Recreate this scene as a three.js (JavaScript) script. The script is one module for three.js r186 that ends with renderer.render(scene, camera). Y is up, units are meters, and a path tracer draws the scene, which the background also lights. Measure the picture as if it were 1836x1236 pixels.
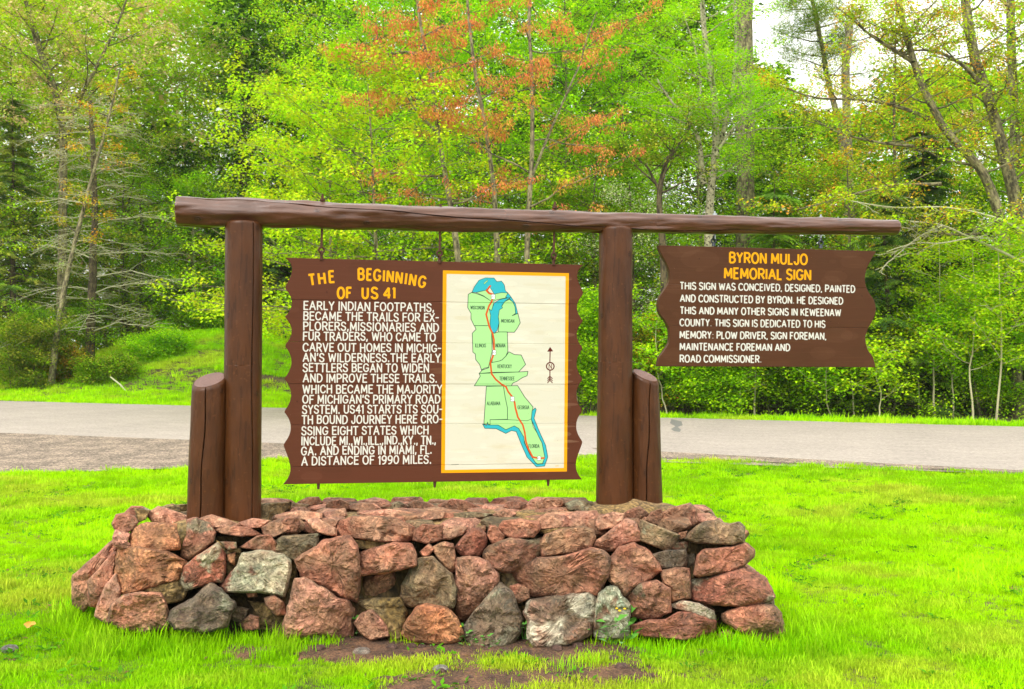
import * as THREE from 'three';
import { mergeGeometries, mergeVertices, toCreasedNormals } from 'three/addons/utils/BufferGeometryUtils.js';

// ------------------------------------------------------------------ camera, sky, sun, exposure
const F = 1800, PW = 1836, PH = 1236, HORIZON = 630, EYE = 1.65;
const scene = new THREE.Scene();
const camera = new THREE.PerspectiveCamera(2 * Math.atan(PH / 2 / F) * 180 / Math.PI, PW / PH, 0.1, 900);
camera.position.set(0, EYE, 0);
camera.lookAt(0, EYE + (HORIZON - PH / 2) / F * 10, -10);
camera.focus = 6.4;
camera.userData.fStop = 7;
const renderer = new THREE.WebGLRenderer({ antialias: true });
renderer.toneMapping = THREE.LinearToneMapping;
renderer.toneMappingExposure = 2.5;
renderer.shadowMap.enabled = true;

// small value noise, seeded random numbers
function rng(seed) { let a = seed >>> 0; return () => { a = (a + 0x6D2B79F5) | 0; let t = Math.imul(a ^ (a >>> 15), 1 | a); t = (t + Math.imul(t ^ (t >>> 7), 61 | t)) ^ t; return ((t ^ (t >>> 14)) >>> 0) / 4294967296; }; }
function hash3(x, y, z) { let h = Math.imul(x, 374761393) + Math.imul(y, 668265263) + Math.imul(z, 2147483647 - 1274126177); h = Math.imul(h ^ (h >>> 13), 1274126177); return ((h ^ (h >>> 16)) >>> 0) / 4294967296; }
const sm = (t) => t * t * (3 - 2 * t), lerp = (a, b, t) => a + (b - a) * t, clamp = (x, a = 0, b = 1) => Math.min(b, Math.max(a, x));
const step = (a, b, x) => sm(clamp((x - a) / (b - a)));
function noise(x, y, z = 0) {
  const X = Math.floor(x), Y = Math.floor(y), Z = Math.floor(z), u = sm(x - X), v = sm(y - Y), w = sm(z - Z);
  const h = (i, j, k) => hash3(X + i, Y + j, Z + k);
  return lerp(lerp(lerp(h(0, 0, 0), h(1, 0, 0), u), lerp(h(0, 1, 0), h(1, 1, 0), u), v), lerp(lerp(h(0, 0, 1), h(1, 0, 1), u), lerp(h(0, 1, 1), h(1, 1, 1), u), v), w);
}
function fbm(x, y, z = 0, n = 4) { let s = 0, a = 0.5, t = 0; for (let i = 0; i < n; i++) { s += a * noise(x, y, z + i * 17.3); t += a; a *= 0.5; x *= 2.03; y *= 2.03; z *= 2.03; } return s / t; }
// the same, repeating with period p (for tiles)
function tnoise(x, y, p, z) { const X = Math.floor(x), Y = Math.floor(y), u = sm(x - X), v = sm(y - Y), m = (a) => ((a % p) + p) % p; return lerp(lerp(hash3(m(X), m(Y), z), hash3(m(X + 1), m(Y), z), u), lerp(hash3(m(X), m(Y + 1), z), hash3(m(X + 1), m(Y + 1), z), u), v); }
function tfbm(u, v, p, n, z = 0) { let s = 0, a = 0.5, t = 0; for (let i = 0; i < n; i++) { s += a * tnoise(u * p, v * p, p, z + i); t += a; a *= 0.55; p *= 2; } return s / t; }

// overcast sky: a computed float picture, brighter overhead than at the horizon
{
  const w = 512, h = 256, d = new Float32Array(w * h * 4);
  for (let j = 0; j < h; j++) for (let i = 0; i < w; i++) {
    const el = ((j + 0.5) / h - 0.5) * Math.PI, az = i / w * 2 * Math.PI, s = Math.max(0, Math.sin(el));
    const c = fbm(Math.cos(az) * Math.cos(el) * 2.2 + 9, Math.sin(az) * Math.cos(el) * 2.2 + 9, s * 3, 4);
    const L = (0.62 + 0.5 * s) * (0.9 + 0.2 * c) * 1.0, k = (j * w + i) * 4;
    d[k] = L * 1.0; d[k + 1] = L; d[k + 2] = L * 0.985; d[k + 3] = 1;
  }
  const sky = new THREE.DataTexture(d, w, h, THREE.RGBAFormat, THREE.FloatType);
  sky.mapping = THREE.EquirectangularReflectionMapping; sky.magFilter = sky.minFilter = THREE.LinearFilter; sky.needsUpdate = true;
  scene.background = sky; scene.environment = sky;
}
const sun = new THREE.DirectionalLight(new THREE.Color(1, 0.96, 0.9), 1.1);
sun.position.set(-14, 30, 16); sun.target.position.set(0, 0, -12);
sun.castShadow = true; sun.shadow.radius = 45; sun.shadow.mapSize.set(2048, 2048);
Object.assign(sun.shadow.camera, { left: -45, right: 45, top: 45, bottom: -45, near: 1, far: 120 });
scene.add(sun, sun.target);

// ------------------------------------------------------------------ helpers
const V3 = (x, y, z) => new THREE.Vector3(x, y, z);
const at = (px, py, d) => V3((px - PW / 2) / F * d, EYE + (HORIZON - py) / F * d, -d);      // a point of the photograph at a distance
const onGround = (px, py) => { const d = F * EYE / (py - HORIZON); return [(px - PW / 2) / F * d, -d]; };
const names = {};
function numbered(name) { const n = names[name] = (names[name] ?? -1) + 1; return n ? `${name}_${String(n).padStart(3, '0')}` : name; }
function tag(o, label, category, group, kind) { if (label) o.userData.label = label; if (category) o.userData.category = category; if (group) o.userData.group = group; if (kind) o.userData.kind = kind; return o; }
function thing(name, label, category, pos, group) { const g = new THREE.Group(); g.name = numbered(name); g.position.copy(pos); scene.add(g); g.userData.counts = undefined; delete g.userData.counts; g.partCounts = {}; return tag(g, label, category, group); }
function part(parent, name, geo, mat, world = true) {          // geometry given in world coordinates becomes a part of a thing
  if (world) { let p = parent, o = V3(0, 0, 0); while (p && p !== scene) { o.add(p.position); p = p.parent; } geo.translate(-o.x, -o.y, -o.z); }
  const m = new THREE.Mesh(geo, mat); parent.partCounts ??= {};
  const n = parent.partCounts[name] = (parent.partCounts[name] ?? -1) + 1;
  m.name = n ? `${name}_${String(n).padStart(3, '0')}` : name; m.castShadow = m.receiveShadow = true; parent.add(m); return m;
}
function struct(name, geo, mat) { const m = new THREE.Mesh(geo, mat); m.name = numbered(name); m.userData.kind = 'structure'; m.castShadow = m.receiveShadow = true; scene.add(m); return m; }
function tex(w, h, fn, srgb = true, rep = 1) {                 // fn(u, v) -> [r, g, b] 0..1 (sRGB) or a number
  const d = new Uint8Array(w * h * 4);
  for (let j = 0; j < h; j++) for (let i = 0; i < w; i++) { const c = fn((i + 0.5) / w, (j + 0.5) / h), k = (j * w + i) * 4; for (let q = 0; q < 3; q++) d[k + q] = clamp(Array.isArray(c) ? c[q] : c) * 255; d[k + 3] = 255; }
  const t = new THREE.DataTexture(d, w, h); t.wrapS = t.wrapT = THREE.RepeatWrapping; t.magFilter = THREE.LinearFilter; t.minFilter = THREE.LinearMipmapLinearFilter; t.generateMipmaps = true;
  if (srgb) t.colorSpace = THREE.SRGBColorSpace; t.repeat.set(rep, rep); t.needsUpdate = true; return t;
}
class MB {                                                      // collects faces of one mesh
  constructor() { this.p = []; this.i = []; this.uv = []; this.c = []; }
  v(x, y, z, u = 0, w = 0, c) { this.p.push(x, y, z); this.uv.push(u, w); if (c) this.c.push(...c); return this.p.length / 3 - 1; }
  tube(pts, radii, sides = 6, cap = false) {
    const n = pts.length, T = V3(), N = V3(), B = V3(), base = [];
    let len = 0, ref = Math.abs(pts[n - 1].clone().sub(pts[0]).normalize().y) > 0.8 ? V3(1, 0, 0.2) : V3(0, 1, 0);
    for (let k = 0; k < n; k++) {
      T.copy(pts[Math.min(n - 1, k + 1)]).sub(pts[Math.max(0, k - 1)]).normalize(); N.copy(ref).addScaledVector(T, -ref.dot(T)).normalize(); B.crossVectors(T, N); ref = N.clone();
      if (k) len += pts[k].distanceTo(pts[k - 1]);
      const r = radii[k]; base.push(this.p.length / 3);
      for (let s = 0; s <= sides; s++) { const a = s / sides * 2 * Math.PI, ca = Math.cos(a) * r, sa = Math.sin(a) * r; this.v(pts[k].x + N.x * ca + B.x * sa, pts[k].y + N.y * ca + B.y * sa, pts[k].z + N.z * ca + B.z * sa, s / sides * Math.max(0.15, 6.28 * radii[0]), len); }
    }
    for (let k = 0; k + 1 < n; k++) for (let s = 0; s < sides; s++) { const a = base[k] + s, b = base[k + 1] + s; this.i.push(a, a + 1, b, a + 1, b + 1, b); }
  }
  geo() { const g = new THREE.BufferGeometry(); g.setAttribute('position', new THREE.Float32BufferAttribute(this.p, 3)); g.setAttribute('uv', new THREE.Float32BufferAttribute(this.uv, 2)); if (this.c.length) g.setAttribute('color', new THREE.Float32BufferAttribute(this.c, 3)); g.setIndex(this.i); g.computeVertexNormals(); return g; }
}
const lin = (r, g, b) => new THREE.Color().setRGB(r, g, b);
const std = (o) => new THREE.MeshStandardMaterial({ roughness: 0.9, metalness: 0, ...o });

// ------------------------------------------------------------------ materials
const rockTone = tex(512, 512, (u, v) => { const a = tfbm(u, v, 6, 6, 1), b = tfbm(u, v, 40, 3, 9), c = tfbm(u, v, 90, 2, 20); const m = 0.55 + 0.55 * (a - 0.5) + 0.34 * (b - 0.5) - (c > 0.7 ? 0.14 : 0) + (b > 0.7 ? 0.1 : 0); const w = tfbm(u, v, 9, 4, 31) - 0.5; return [m + 0.2 + w * 0.05, m + 0.19 - w * 0.1, m + 0.18 - w * 0.12]; });
const rockBump = tex(512, 512, (u, v) => { const a = tfbm(u, v, 10, 6, 1), b = tfbm(u, v, 40, 4, 9); return 0.6 * (1 - Math.abs(a * 2 - 1)) + 0.5 * b - 0.1; }, false);
rockTone.repeat.set(1.4, 1.4); rockBump.repeat.set(1.4, 1.4);
const M = {};
M.rock = std({ map: rockTone, bumpMap: rockBump, bumpScale: 0.034, vertexColors: true, roughness: 0.88 });
const mortarTone = tex(512, 512, (u, v) => { const a = tfbm(u, v, 5, 5, 3), b = tfbm(u, v, 60, 3, 8), g = tfbm(u, v, 4, 4, 40); const m = 0.5 + 0.35 * (a - 0.5) + 0.6 * (b - 0.5); return [m, m * 0.9, m * (0.62 + 0.2 * g)]; });
M.mortar = std({ map: mortarTone, bumpMap: rockBump, bumpScale: 0.015, vertexColors: true, roughness: 0.95 });
const KNOTS = [[0.2, 0.13, 0.03], [0.63, 0.3, 0.024], [0.41, 0.52, 0.034], [0.85, 0.7, 0.026], [0.12, 0.83, 0.022], [0.55, 0.9, 0.028]], knot = (u, v) => { let k = 0; for (const [x, y, r] of KNOTS) { const d = Math.hypot(u - x, (v - y) * 0.8) / r; if (d < 1) k = Math.max(k, (1 - d) * (0.6 + 0.4 * Math.cos(d * 14))); } return k; };
const woodTone = tex(512, 512, (u, v) => { const a = tfbm(u, v * 0.25, 32, 4, 5), b = tfbm(u, v, 5, 5, 7), k = tfbm(u, v, 50, 2, 11); const s = tfbm(u, v * 0.12, 70, 2, 33), q = tfbm(u, v, 9, 3, 51), m = 0.88 + 0.2 * (a - 0.5) + 0.22 * (b - 0.5) - (s > 0.72 ? 0.1 : 0) - 0.55 * knot(u, v); const w = (k > 0.76 && q > 0.5) ? 0.2 : 0; return [m + w, m * 0.99 + w * 0.85, m * 0.98 + w * 0.7]; });
const woodBump = tex(512, 512, (u, v) => 0.5 * tfbm(u, v * 0.2, 40, 4, 5) + 0.5 * tfbm(u, v, 8, 5, 7) + 0.4 * knot(u, v), false);
M.post = new THREE.MeshPhysicalMaterial({ color: lin(0.092, 0.033, 0.0095), specularIntensity: 0.35, map: woodTone, bumpMap: woodBump, bumpScale: 0.008, roughness: 0.42, clearcoat: 0.14, clearcoatRoughness: 0.25 });
M.beam = M.post.clone(); M.beam.color = lin(0.12, 0.043, 0.016); M.beam.roughness = 0.42; M.beam.specularIntensity = 1; M.beam.clearcoat = 0.45; M.beam.clearcoatRoughness = 0.3;
M.sheenTop = std({ color: lin(0.36, 0.2, 0.16), map: woodTone, bumpMap: woodBump, bumpScale: 0.01, roughness: 0.6 });  // painted prop tops made paler: sky sheen put into the colour
M.rust = std({ color: lin(0.09, 0.035, 0.018), roughness: 0.75, metalness: 0.3, bumpMap: rockBump, bumpScale: 0.003 });
M.zinc = std({ color: lin(0.42, 0.46, 0.46), roughness: 0.35, metalness: 0.85 });
M.darkSteel = std({ color: lin(0.05, 0.06, 0.07), roughness: 0.45, metalness: 0.7 });
// ------------------------------------------------------------------ ground, road, gravel
const roadFar = [V3(11.07, 0, -21.7), V3(-16.8, 0, -33)], roadNear = [V3(6.9, 0, -13.5), V3(-10.1, 0, -19.8)];
const ext = ([a, b], t) => a.clone().lerp(b, t);
const lineZ = ([a, b], x) => a.z + (b.z - a.z) * (x - a.x) / (b.x - a.x);
const onRoad = (x, z, m = 0) => z < lineZ(roadNear, x) + m && z > lineZ(roadFar, x) - m;
function hillY(x, z) { const a = (x + 12) / 6.2, b = (z + 41.5) / 4.8; return 2.5 * Math.exp(-a * a - b * b) + 0.5 * Math.exp(-(((x + 21) / 6) ** 2) - (((z + 42) / 5) ** 2)); }
const gravelEdge = [[-5200, 853], [-2500, 853], [-900, 853], [-150, 853], [0, 852], [170, 848], [340, 841], [430, 833], [500, 826], [700, 817], [900, 809], [1060, 806], [1190, 824], [1500, 838], [1836, 853], [2300, 880]].map(([x, y]) => onGround(x, y));
function gravelZ(x) { for (let k = 0; k + 1 < gravelEdge.length; k++) { const [a, b] = [gravelEdge[k], gravelEdge[k + 1]]; if (x >= a[0] && x <= b[0]) return lerp(a[1], b[1], (x - a[0]) / (b[0] - a[0])); } return lineZ(roadNear, x); }
const onGravel = (x, z) => x < 9 && z < gravelZ(x) + 0.28 * (fbm(x * 2.2, z * 2.2, 3, 3) - 0.6) && z > lineZ(roadNear, x) - 0.3;
const dirtAmount = (x, z) => { const e = Math.exp(-(((x + 0.25) / 1.15) ** 4) - ((z + 5.52) / 0.19) ** 2) + 0.95 * Math.exp(-(((x - 0.15) / 0.8) ** 4) - ((z + 5.08) / 0.22) ** 2); return e - 0.42 + 1.5 * (fbm(x * 3.5, z * 3.5, 8, 4) - 0.5) * step(0.05, 0.3, e); };

const soilTone = tex(512, 512, (u, v) => { const a = tfbm(u, v, 6, 6, 2), b = tfbm(u, v, 70, 3, 12); const m = 0.42 + 0.3 * (a - 0.5) + 0.4 * (b - 0.5); return [m, m * 0.8, m * 0.62]; });
soilTone.repeat.set(1, 1);
M.soil = std({ color: lin(0.5, 0.62, 0.3), map: soilTone, roughness: 1, bumpMap: rockBump, bumpScale: 0.01 });
function sheet(pts, y, scale = 1) {                              // a flat polygon on the ground with uv in metres
  const s = new THREE.Shape(pts.map(([x, z]) => new THREE.Vector2(x, -z))), g = new THREE.ShapeGeometry(s); g.rotateX(-Math.PI / 2); g.translate(0, y, 0);
  const p = g.attributes.position, uv = g.attributes.uv; for (let k = 0; k < p.count; k++) uv.setXY(k, p.getX(k) / scale, p.getZ(k) / scale); return g;
}
struct('ground', sheet([[-400, 60], [400, 60], [400, -500], [-400, -500]], 0), M.soil);
{
  const asphalt = tex(1024, 1024, (u, v) => { const a = tfbm(u, v, 4, 5, 2), b = tfbm(u, v, 128, 2, 12), c = tfbm(u, v * 6, 5, 3, 30); const m = 0.575 + 0.05 * (a - 0.5) + 0.16 * (b - 0.5) + 0.05 * (c - 0.5); return [m * 1.04, m * 0.97, m * 0.895]; });
  const rp = [ext(roadNear, -5), ext(roadNear, 5), ext(roadFar, 5), ext(roadFar, -5)].map((p) => [p.x, p.z]);
  const g = sheet(rp, 0.02, 4); const p = g.attributes.position, uv = g.attributes.uv, ang = Math.atan2(-11.3, -27.87);
  for (let k = 0; k < p.count; k++) { const x = p.getX(k), z = p.getZ(k); uv.setXY(k, (x * Math.cos(ang) + z * Math.sin(ang)) / 4, (-x * Math.sin(ang) + z * Math.cos(ang)) / 4); }
  struct('road', g, std({ map: asphalt, roughness: 0.93, bumpMap: rockBump, bumpScale: 0.002 }));
  // dark patch of old sealant on the road
  const blot = [[1204, 753], [1222, 757], [1224, 764], [1215, 767], [1221, 772], [1219, 776], [1209, 775], [1203, 771], [1211, 766], [1201, 760]].map(([x, y]) => onGround(x, y + 0.6));
  const seal = struct('road_stain', sheet(blot, 0.024), std({ color: lin(0.15, 0.145, 0.13), roughness: 0.9 }));
}
{
  const pts = gravelEdge.map(([x, z]) => [x, z]).filter(([x]) => x < 9), back = [[9, lineZ(roadNear, 9) + 0.2], [3, lineZ(roadNear, 3) - 0.12], [-10, lineZ(roadNear, -10) - 0.15], [-26, lineZ(roadNear, -26) - 0.15], [-45, lineZ(roadNear, -45) - 0.15]];
  const fine = []; pts.forEach((p, k) => { if (!k) return fine.push(p); const q = pts[k - 1]; for (let t = 1; t <= 14; t++) { const x = lerp(q[0], p[0], t / 14), z = lerp(q[1], p[1], t / 14); fine.push([x, z + 0.35 * (fbm(x * 1.7, z, 5, 3) - 0.35)]); } });
  const gr = tex(1024, 1024, (u, v) => { const a = tfbm(u, v, 5, 5, 2), b = tfbm(u, v, 100, 2, 12), c = tfbm(u, v, 30, 2, 22); const m = 0.44 + 0.22 * (a - 0.5) + 0.5 * (b - 0.5) + 0.2 * (c - 0.5); return [m * 1.1, m * 0.97, m * 0.83]; });
  struct('gravel', sheet([...fine, ...back], 0.028, 2), std({ map: gr, roughness: 1, bumpMap: rockBump, bumpScale: 0.02 }));
}
{ // grassy bank beyond the road
  const g = new THREE.PlaneGeometry(36, 22, 90, 55); g.rotateX(-Math.PI / 2); g.translate(-16, 0, -43);
  const p = g.attributes.position, uv = g.attributes.uv; for (let k = 0; k < p.count; k++) { const x = p.getX(k), z = p.getZ(k); p.setY(k, hillY(x, z) - 0.06); uv.setXY(k, x, z); } g.computeVertexNormals();
  struct('hill', g, M.soil);
}

// ------------------------------------------------------------------ the stone base
const baseDepth = (py) => py > 940 ? 5.62 + clamp((1150 - py) / 210, -0.3, 1) * 0.23 : 5.85 + (940 - py) * (0.85 / 48);
function wallDepth(px, py) { let d = baseDepth(py); if (px < 220) d += (220 - px) * 0.006; if (px > 1300) d += (px - 1300) * 0.0006; return d; }
const stoneBase = thing('stone_base', 'long low base of mortared red and brown fieldstones under the brown posts', 'stone wall', V3(-0.42, 0, -6.4));
{
  const g = new THREE.BoxGeometry(1, 1, 1, 60, 14, 24), p = g.attributes.position, c = [];
  for (let k = 0; k < p.count; k++) {
    const u = p.getX(k) + 0.5, v = p.getY(k) + 0.5, w = p.getZ(k) + 0.5;              // w = 1 is the front
    const x0 = lerp(-2.2, -2.12, v), x1 = lerp(1.42, 1.3, v), zf = -lerp(5.79, 5.96, v), zb = -lerp(7.05, 6.75, v);
    let x = lerp(x0, x1, u), y = lerp(-0.05, 0.56 + 0.06 * (1 - w), v), z = lerp(zb, zf, w);
    const n = fbm(x * 5, y * 5, z * 5, 4) - 0.5; x += 0.07 * n * (u < 0.01 || u > 0.99 ? 2 : 0); z += 0.16 * n; y += v > 0.99 ? 0.08 * (fbm(x * 4, z * 4, 7, 4) - 0.5) : 0;
    p.setXYZ(k, x, y, z);
    const moss = step(0.47, 0.6, fbm(x * 3.3, y * 3.3, z * 3.3 + 50, 3)), m = 0.8 + 0.5 * fbm(x * 9, y * 9, z * 9, 3);
    c.push(lerp(0.42, 0.13, moss) * m, lerp(0.35, 0.11, moss) * m, lerp(0.2, 0.035, moss) * m);
  }
  g.setAttribute('color', new THREE.Float32BufferAttribute(c, 3)); const uv = g.attributes.uv; for (let k = 0; k < p.count; k++) uv.setXY(k, p.getX(k) * 1.3 + p.getY(k) * 0.3, p.getY(k) * 1.3 + p.getZ(k) * 1.3); g.computeVertexNormals();
  part(stoneBase, 'mortar', g, M.mortar);
}
const STONE = { // kinds of rock: colour, second colour that mottles it, lichen colour and cover
  red: [[0.44, 0.185, 0.105], [0.35, 0.18, 0.1], [0.5, 0.5, 0.34], 0], pink: [[0.54, 0.255, 0.165], [0.46, 0.24, 0.14], [0.5, 0.45, 0.33], 0], orange: [[0.55, 0.23, 0.1], [0.43, 0.2, 0.09], [0.4, 0.42, 0.3], 0],
  brown: [[0.3, 0.165, 0.085], [0.38, 0.17, 0.1], [0.32, 0.28, 0.16], 0.1], dark: [[0.17, 0.13, 0.085], [0.22, 0.155, 0.095], [0.3, 0.28, 0.18], 0.15], olive: [[0.28, 0.185, 0.095], [0.22, 0.165, 0.085], [0.32, 0.3, 0.18], 0.1],
  lichen: [[0.42, 0.15, 0.085], [0.31, 0.125, 0.07], [0.66, 0.62, 0.4], 0.5], cream: [[0.52, 0.3, 0.2], [0.26, 0.18, 0.11], [0.72, 0.64, 0.46], 0.64], mint: [[0.36, 0.2, 0.12], [0.28, 0.2, 0.12], [0.52, 0.56, 0.38], 0.64], patch: [[0.46, 0.165, 0.1], [0.34, 0.14, 0.08], [0.64, 0.56, 0.38], 0.22],
};
const MORT = [[0.72, 0.6, 0.37], [0.45, 0.38, 0.2], [0.75, 0.7, 0.5], 0.2];
function boxUv(g, R) {                                           // texture coordinates in metres from three planes turned at random for every stone
  const q = new THREE.Quaternion(R() - 0.5, R() - 0.5, R() - 0.5, R() - 0.5).normalize(), p = g.attributes.position, uv = new Float32Array(p.count * 2), a = V3(), b = V3(), c = V3(), n = V3(), ou = R() * 7, ov = R() * 7;
  for (let k = 0; k < p.count; k += 3) {
    [a, b, c].forEach((v, j) => v.fromBufferAttribute(p, k + j).applyQuaternion(q)); n.copy(b).sub(a).cross(V3().copy(c).sub(a)); const X = Math.abs(n.x), Y = Math.abs(n.y), Z = Math.abs(n.z), [i, j] = X > Y && X > Z ? ['y', 'z'] : Y > Z ? ['x', 'z'] : ['x', 'y'];
    [a, b, c].forEach((v, m) => { uv[(k + m) * 2] = v[i] + ou; uv[(k + m) * 2 + 1] = v[j] + ov; });
  }
  g.setAttribute('uv', new THREE.BufferAttribute(uv, 2)); return g;
}
let stoneSeed = 11;
function stoneGeo(poly, kind, o = {}) {
  const R = rng(stoneSeed += 37), K = 72, T = [0, 0.2, 0.38, 0.54, 0.68, 0.8, 0.89, 0.95, 0.985, 1];
  let cx = 0, cy = 0, A = 0; poly.forEach(([x, y], k) => { const [x2, y2] = poly[(k + 1) % poly.length], q = x * y2 - x2 * y; A += q; cx += (x + x2) * q; cy += (y + y2) * q; }); cx /= 3 * A; cy /= 3 * A;
  let top = 0, n = 0; poly.forEach(([x, y]) => { top += y; n++; });
  const d0 = o.d ?? wallDepth(cx, cy), size = Math.sqrt(Math.abs(A / 2)) / F * d0, tilt = o.tilt ?? 0.1;
  // outline: one pass of corner cutting, then resample along its length with a little raggedness
  let q = []; poly.forEach((a, k) => { const b = poly[(k + 1) % poly.length]; q.push([lerp(a[0], b[0], 0.035), lerp(a[1], b[1], 0.035)], [lerp(a[0], b[0], 0.965), lerp(a[1], b[1], 0.965)]); });
  const L = [0]; q.forEach((a, k) => { const b = q[(k + 1) % q.length]; L.push(L[k] + Math.hypot(b[0] - a[0], b[1] - a[1])); });
  const out = []; for (let k = 0; k < K; k++) { const s = k / K * L[q.length]; let j = 0; while (L[j + 1] < s) j++; const t = (s - L[j]) / (L[j + 1] - L[j] || 1), a = q[j], b = q[(j + 1) % q.length]; let x = lerp(a[0], b[0], t), y = lerp(a[1], b[1], t); const r = (o.grow ?? (o.lean < -0.45 ? 1.18 : 1.085)) + 0.13 * (fbm(x / 11, y / 11, stoneSeed, 4) - 0.5); out.push([cx + (x - cx) * r, cy + (y - cy) * r]); }
  const bulge = (o.bulge ?? 0.42) * 0.85 * Math.min(size, 0.2) + 0.022, gx = (R() - 0.5) * 0.5, gy = (R() - 0.35) * 0.5 + (o.lean ?? 0);
  const planes = Array.from({ length: 6 }, (_, k) => { const a = (k + R() * 0.9) / 6 * 6.283; return [Math.cos(a), Math.sin(a), size * (0.12 + 0.62 * R()), 0.2 + 0.55 * R()]; });
  const mb = new MB(), [c1, c2, lc, cover] = Array.isArray(kind) ? kind : STONE[kind], ou = R() * 5, ov = R() * 5, ra = R() * 6.28, tone = 0.82 + 0.36 * R(), rough = 0.45 + 0.8 * R(), ns = 3 + 3 * R();
  const vert = (px, py, off, inward) => {
    const u = (px - cx) / F * d0, v = -(py - cy) / F * d0; const d = d0 + v * tilt - off;
    const P = at(px, py, d); let m = fbm(P.x * 8 + ou, P.y * 8, P.z * 8 + ov, 4), l = fbm(P.x * 5 + ov, P.y * 5 + ou, P.z * 5, 5), f = fbm(P.x * 45, P.y * 45, P.z * 45 + ou, 2);
    const k = step(0.4, 0.6, m), lk = cover ? step(0.645 - cover * 0.33, 0.685 - cover * 0.33, l + 0.12 * (f - 0.5)) * (0.72 + 0.28 * f) : 0, g = tone * (0.72 + 0.56 * f) * 1.25;
    const c = [0, 1, 2].map((i) => lerp(lerp(c1[i], c2[i], k) * g, lc[i] * (0.65 + 0.7 * f), lk));
    return mb.v(P.x, P.y, P.z, (u * Math.cos(ra) + v * Math.sin(ra)) + ou + inward * 0.3, (-u * Math.sin(ra) + v * Math.cos(ra)) + ov + inward * 0.3, c);
  };
  const h = (px, py, t) => {
    const u = (px - cx) / F * d0, v = -(py - cy) / F * d0; let z = bulge + u * gx + v * gy;
    for (const [a, b, off, sl] of planes) z -= Math.max(0, u * a + v * b - off) * sl;
    z -= bulge * 0.6 * Math.pow(t, 22); const N = 0.12 * rough * Math.min(size, 0.22);
    return z + N * 2.0 * (fbm(u * ns * 2.2 + ou, v * ns * 2.2 + ov, stoneSeed, 3) - 0.5) + N * 1.5 * (1 - Math.abs(2 * fbm(u * 9 + ov, v * 9 + ou, 5, 4) - 1) - 0.6) - N * 0.9 * step(0.5, 0.56, fbm(u * 8 + ou * 3, v * 8, 31, 3)) + 0.02 * (fbm(u * 38, v * 38, ou, 3) - 0.5);
  };
  const rows = T.map((t) => t === 0 ? [vert(cx, cy, h(cx, cy, 0), 0)] : out.map(([x, y]) => { const px = lerp(cx, x, t), py = lerp(cy, y, t); return vert(px, py, h(px, py, t), 0); }));
  const th = o.thick ?? Math.min(0.26, 0.1 + size * 0.7);
  rows.push(out.map(([x, y]) => vert(lerp(cx, x, 1.0), lerp(cy, y, 1.0), -th * 0.35, 0.1)), out.map(([x, y]) => vert(lerp(cx, x, 0.85), lerp(cy, y, 0.85), -th, 0.35)), [vert(cx, cy, -th, 0.5)]);
  const flip = A > 0; const tri = (a, b, c) => flip ? mb.i.push(a, c, b) : mb.i.push(a, b, c);
  for (let r = 0; r + 1 < rows.length; r++) { const a = rows[r], b = rows[r + 1]; for (let k = 0; k < K; k++) { const n1 = (k + 1) % K; if (a.length === 1) tri(a[0], b[k], b[n1]); else if (b.length === 1) tri(a[k], b[0], a[n1]); else { tri(a[k], b[k], b[n1]); tri(a[k], b[n1], a[n1]); } } }
  return boxUv(toCreasedNormals(mb.geo(), 0.36), R);
}
const CROP = { A: [120, 860], B: [500, 870], C: [800, 870], D: [1050, 870] };
const fromCrop = (c, str) => str.split(' ').map((s) => { const [x, y] = s.split(',').map(Number); return [CROP[c][0] + x / 3.8625, CROP[c][1] + y / 3.8625]; });
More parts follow.
